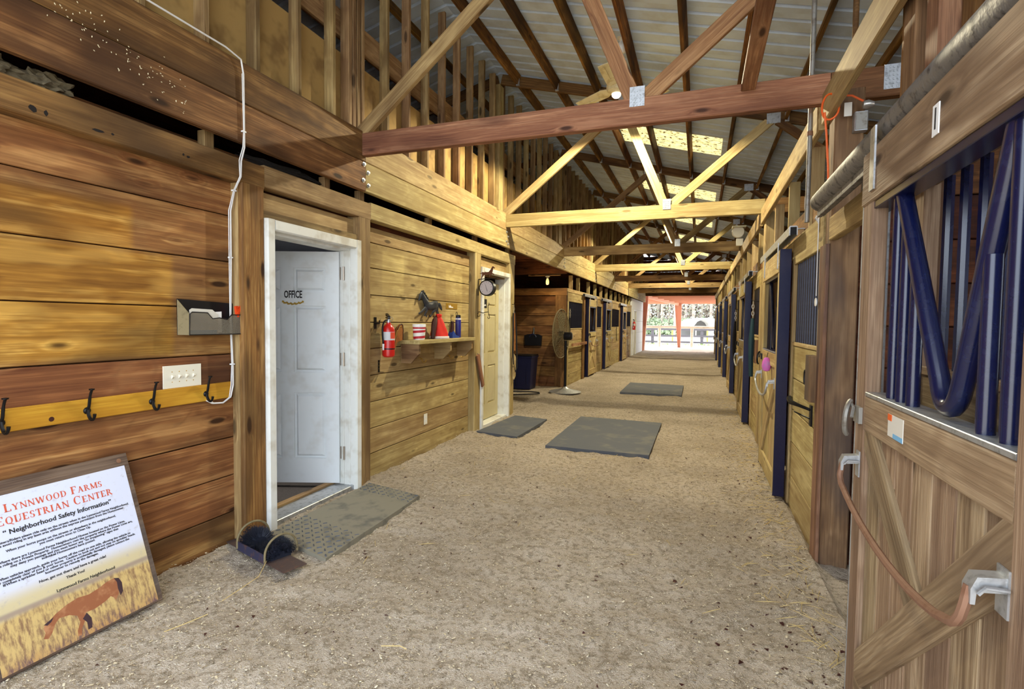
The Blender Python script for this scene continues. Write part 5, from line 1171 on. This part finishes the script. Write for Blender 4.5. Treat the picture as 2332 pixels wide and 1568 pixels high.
# red steel canopy beyond the exit
cn = empty('steel_canopy', (.0, 33, .0), 0, 'red steel canopy frame standing beyond the far exit', 'canopy')
def taper(name, x0b, x1b, x0t, x1t, y, z0, z1, w=.10):
    mb = MB().mat('red_frame')
    for yy0, yy1, ins in ((y-w, y-w+.012, 0), (y+w-.012, y+w, 0)): pass
    mb.add([(x0b, y-.01, z0), (x1b, y-.01, z0), (x1t, y-.01, z1), (x0t, y-.01, z1), (x0b, y+.01, z0), (x1b, y+.01, z0), (x1t, y+.01, z1), (x0t, y+.01, z1)], [(0, 1, 2, 3), (7, 6, 5, 4), (0, 4, 5, 1), (1, 5, 6, 2), (2, 6, 7, 3), (3, 7, 4, 0)])
    for (xb, xt) in ((x0b, x0t), (x1b, x1t)):
        mb.add([(xb-.01, y-w, z0), (xb+.01, y-w, z0), (xt+.01, y-w, z1), (xt-.01, y-w, z1), (xb-.01, y+w, z0), (xb+.01, y+w, z0), (xt+.01, y+w, z1), (xt-.01, y+w, z1)], [(0, 1, 2, 3), (7, 6, 5, 4), (0, 4, 5, 1), (1, 5, 6, 2), (2, 6, 7, 3), (3, 7, 4, 0)])
    return mb.build(name, None, cn, (0, -33, 0))
taper('column', -.32, -.02, -.42, .16, 30.6, -.05, 3.10, .14); taper('column', 1.60, 1.76, 1.36, 1.78, 36.0, -.05, 2.86, .12); taper('column', 7.2, 7.4, 7.0, 7.5, 36.0, -.05, 2.9, .12)
bar(cn, 'rafter', (.0, -2.4+.0, 3.08), (1.6, 3.0, 2.80), .26, .10, (1, 0, 0), 'red_frame'); bar(cn, 'rafter', (1.5, 3.0, 2.98), (7.4, 3.0, 3.02), .14, .10, (0, 1, 0), 'red_frame')
for i in range(8):
    y = 29.7+.9*i; bar(cn, 'purlin', (-4, y-33, 3.16-.045*i), (9, y-33, 3.16-.045*i), .10, .06, (0, 1, 0), 'red_frame')
for i in range(16): bar(cn, 'roof_sheet', (-4+.82*i+.41, -2.9, 3.24), (-4+.82*i+.41, 3.6, 2.92), .81, .02, (0, 0, 1), 'red_panel')
# pale rail fence, then the dark paddock fence
def fence(name, y, xs, zs, mp, label, zt, pw, round_=False, x0=-6, x1=9):
    f = empty(name, (x0, y, -.05), 0, label, 'fence')
    for x in xs:
        if round_: MB().mat(mp).lathe([(pw, 0), (pw*.95, zt), (.0, zt+.02)], (0, 0, 0), 10).build('post', None, f, (x-x0, 0, 0))
        else: B(f, 'post', (x-x0-pw, x-x0+pw, -pw, pw, 0, zt), mp, 'z')
    for z, h in zs:
        if round_: MB().mat(mp).tube([(0, -.08, z), (x1-x0, -.08, z)], h, 10).build('rail', None, f)
        else:
            q = sorted(xs)
            for a, b in zip(q, q[1:]): B(f, 'rail', (a-x0+.0, b-x0-.01, -pw-.03, -pw, z-h, z+h), mp, 'x')
    return f
fence('rail_fence', 37.0, (-3.3, -.75, .35, 2.45, 4.6, 6.7), ((1.33, .09),), 'rail_pale', 'pale round rail fence outside the exit', 1.30, .10, True)
fence('paddock_fence', 42.0, (-5.8, -3.2, -.5, 3.1, 5.7, 8.3), ((1.12, .075), (.62, .075), (.16, .075)), 'fence_dark', 'dark grey three-board paddock fence outside', 1.32, .11)
fence('arena_fence', 52.0, (-7, -4, -1.0, 2.6, 5.5, 8.5), ((1.0, .04), (.45, .04)), 'rail_pale', 'thin pale fence far across the paddock', 1.1, .05, False, -7, 9)
for i, (x, y, lb) in enumerate(((.75, 47, 'short yellow post in the paddock, left one'), (3.55, 47, 'short yellow post in the paddock, right one'))):
    prop(MB().mat('yellow_paint').lathe([(.07, 0), (.07, 1.05), (.05, 1.09), (.0, 1.10)], (0, 0, 0), 12).build('marker_post', None, None, (x, y, -.06)), lb, 'post', 'yellow marker posts')
cp_ = empty('carport', (2.9, 60, -.06), .28, 'white tarpaulin carport standing across the paddock', 'carport')
ar = [(-1.5, 1.30), (-1.1, 1.85), (-.5, 2.12), (.1, 2.2), (.8, 2.08), (1.4, 1.75), (1.75, 1.2)]
MB().mat('tarp_white').prism(ar+[(a, b-.05) for a, b in reversed(ar)], -3, 3, 'y').build('roof', None, cp_)
for a in (-1.45, 0.1, 1.65):
    for b in (-2.9, 2.9): MB().mat('galvanized').lathe([(.03, 0), (.03, 1.3 if a != .1 else 2.1)], (0, 0, 0), 8).build('leg', None, cp_, (a, b, 0))
MB().mat('grey_tarp').prism(ar+[(1.75, .1), (-1.5, .1)], 2.95, 3.0, 'y').build('end_wall', None, cp_); MB().mat('tarp_white').prism([(1.70, .1), (1.75, .1), (1.75, 1.2), (1.70, 1.2)], -3, 3, 'y').build('side_wall', None, cp_)
# trees beyond the paddock
rr = random.Random(21)
def tree(x, y, h, r, leafm, label, group):
    t = empty('tree', (x, y, -.06), 0, label, 'tree', group)
    MB().mat('bark').tube([(0, 0, 0), (rr.uniform(-.1, .1), 0, h*.5), (rr.uniform(-.2, .2), 0, h)], [r, r*.8, r*.4], 8).build('trunk', None, t)
    mb = MB().mat(leafm)
    for i in range(260):
        z = h*(.25+.75*rr.random()); q = (1.8 if leafm != 'leaf_grey' else 1.2)*math.sqrt(rr.random()); a = rr.random()*2*PI; px, py = q*math.cos(a), q*math.sin(a); s = .10+.16*rr.random()
        v = [Vector((px, py, z))+Vector((rr.uniform(-1, 1), rr.uniform(-1, 1), rr.uniform(-1, 1)))*s for _ in range(3)]
        mb.add(v, [(0, 1, 2)])
    mb.build('crown', None, t)
TX = [-9.2, -7.6, -6.3, -5.2, -4.1, -3.0, -2.2, -1.2, -.3, .9, 2.1, 3.2, 4.3, 5.2, 6.4, 7.8, 9.1]
ORD = ['first', 'second', 'third', 'fourth', 'fifth', 'sixth', 'seventh', 'eighth', 'ninth', 'tenth', 'eleventh', 'twelfth', 'thirteenth', 'fourteenth', 'fifteenth', 'sixteenth', 'seventeenth']
for i, x in enumerate(TX): tree(x, 78+rr.uniform(-4, 6), rr.uniform(9, 13), rr.uniform(.12, .24), ('leaf_green', 'leaf_grey', 'leaf_rust')[i % 3], ORD[i]+' pale-trunked tree from the left in the woods outside', 'trees behind the paddock')
for kk, (lm, nm, lb) in enumerate((('leaf_green', 'undergrowth', 'green undergrowth at the edge of the woods'), ('leaf_rust', 'far_foliage', 'hazy brown-grey foliage deep in the woods'))):
    mb = MB().mat(lm)
    for i in range(11000):
        x = rr.uniform(-13, 15); y = rr.uniform(84, 92) if kk else rr.uniform(76, 82); z = (2.2*rr.random()**2 if kk == 0 else 9*rr.random()); s = (.15 if kk == 0 else .3)+.35*rr.random()
        v = [Vector((x, y, z))+Vector((rr.uniform(-1, 1), rr.uniform(-1, 1), rr.uniform(-1, 1)))*s for _ in range(3)]; mb.add(v, [(0, 1, 2)])
    prop(mb.build(nm), lb, 'foliage', kind='stuff')
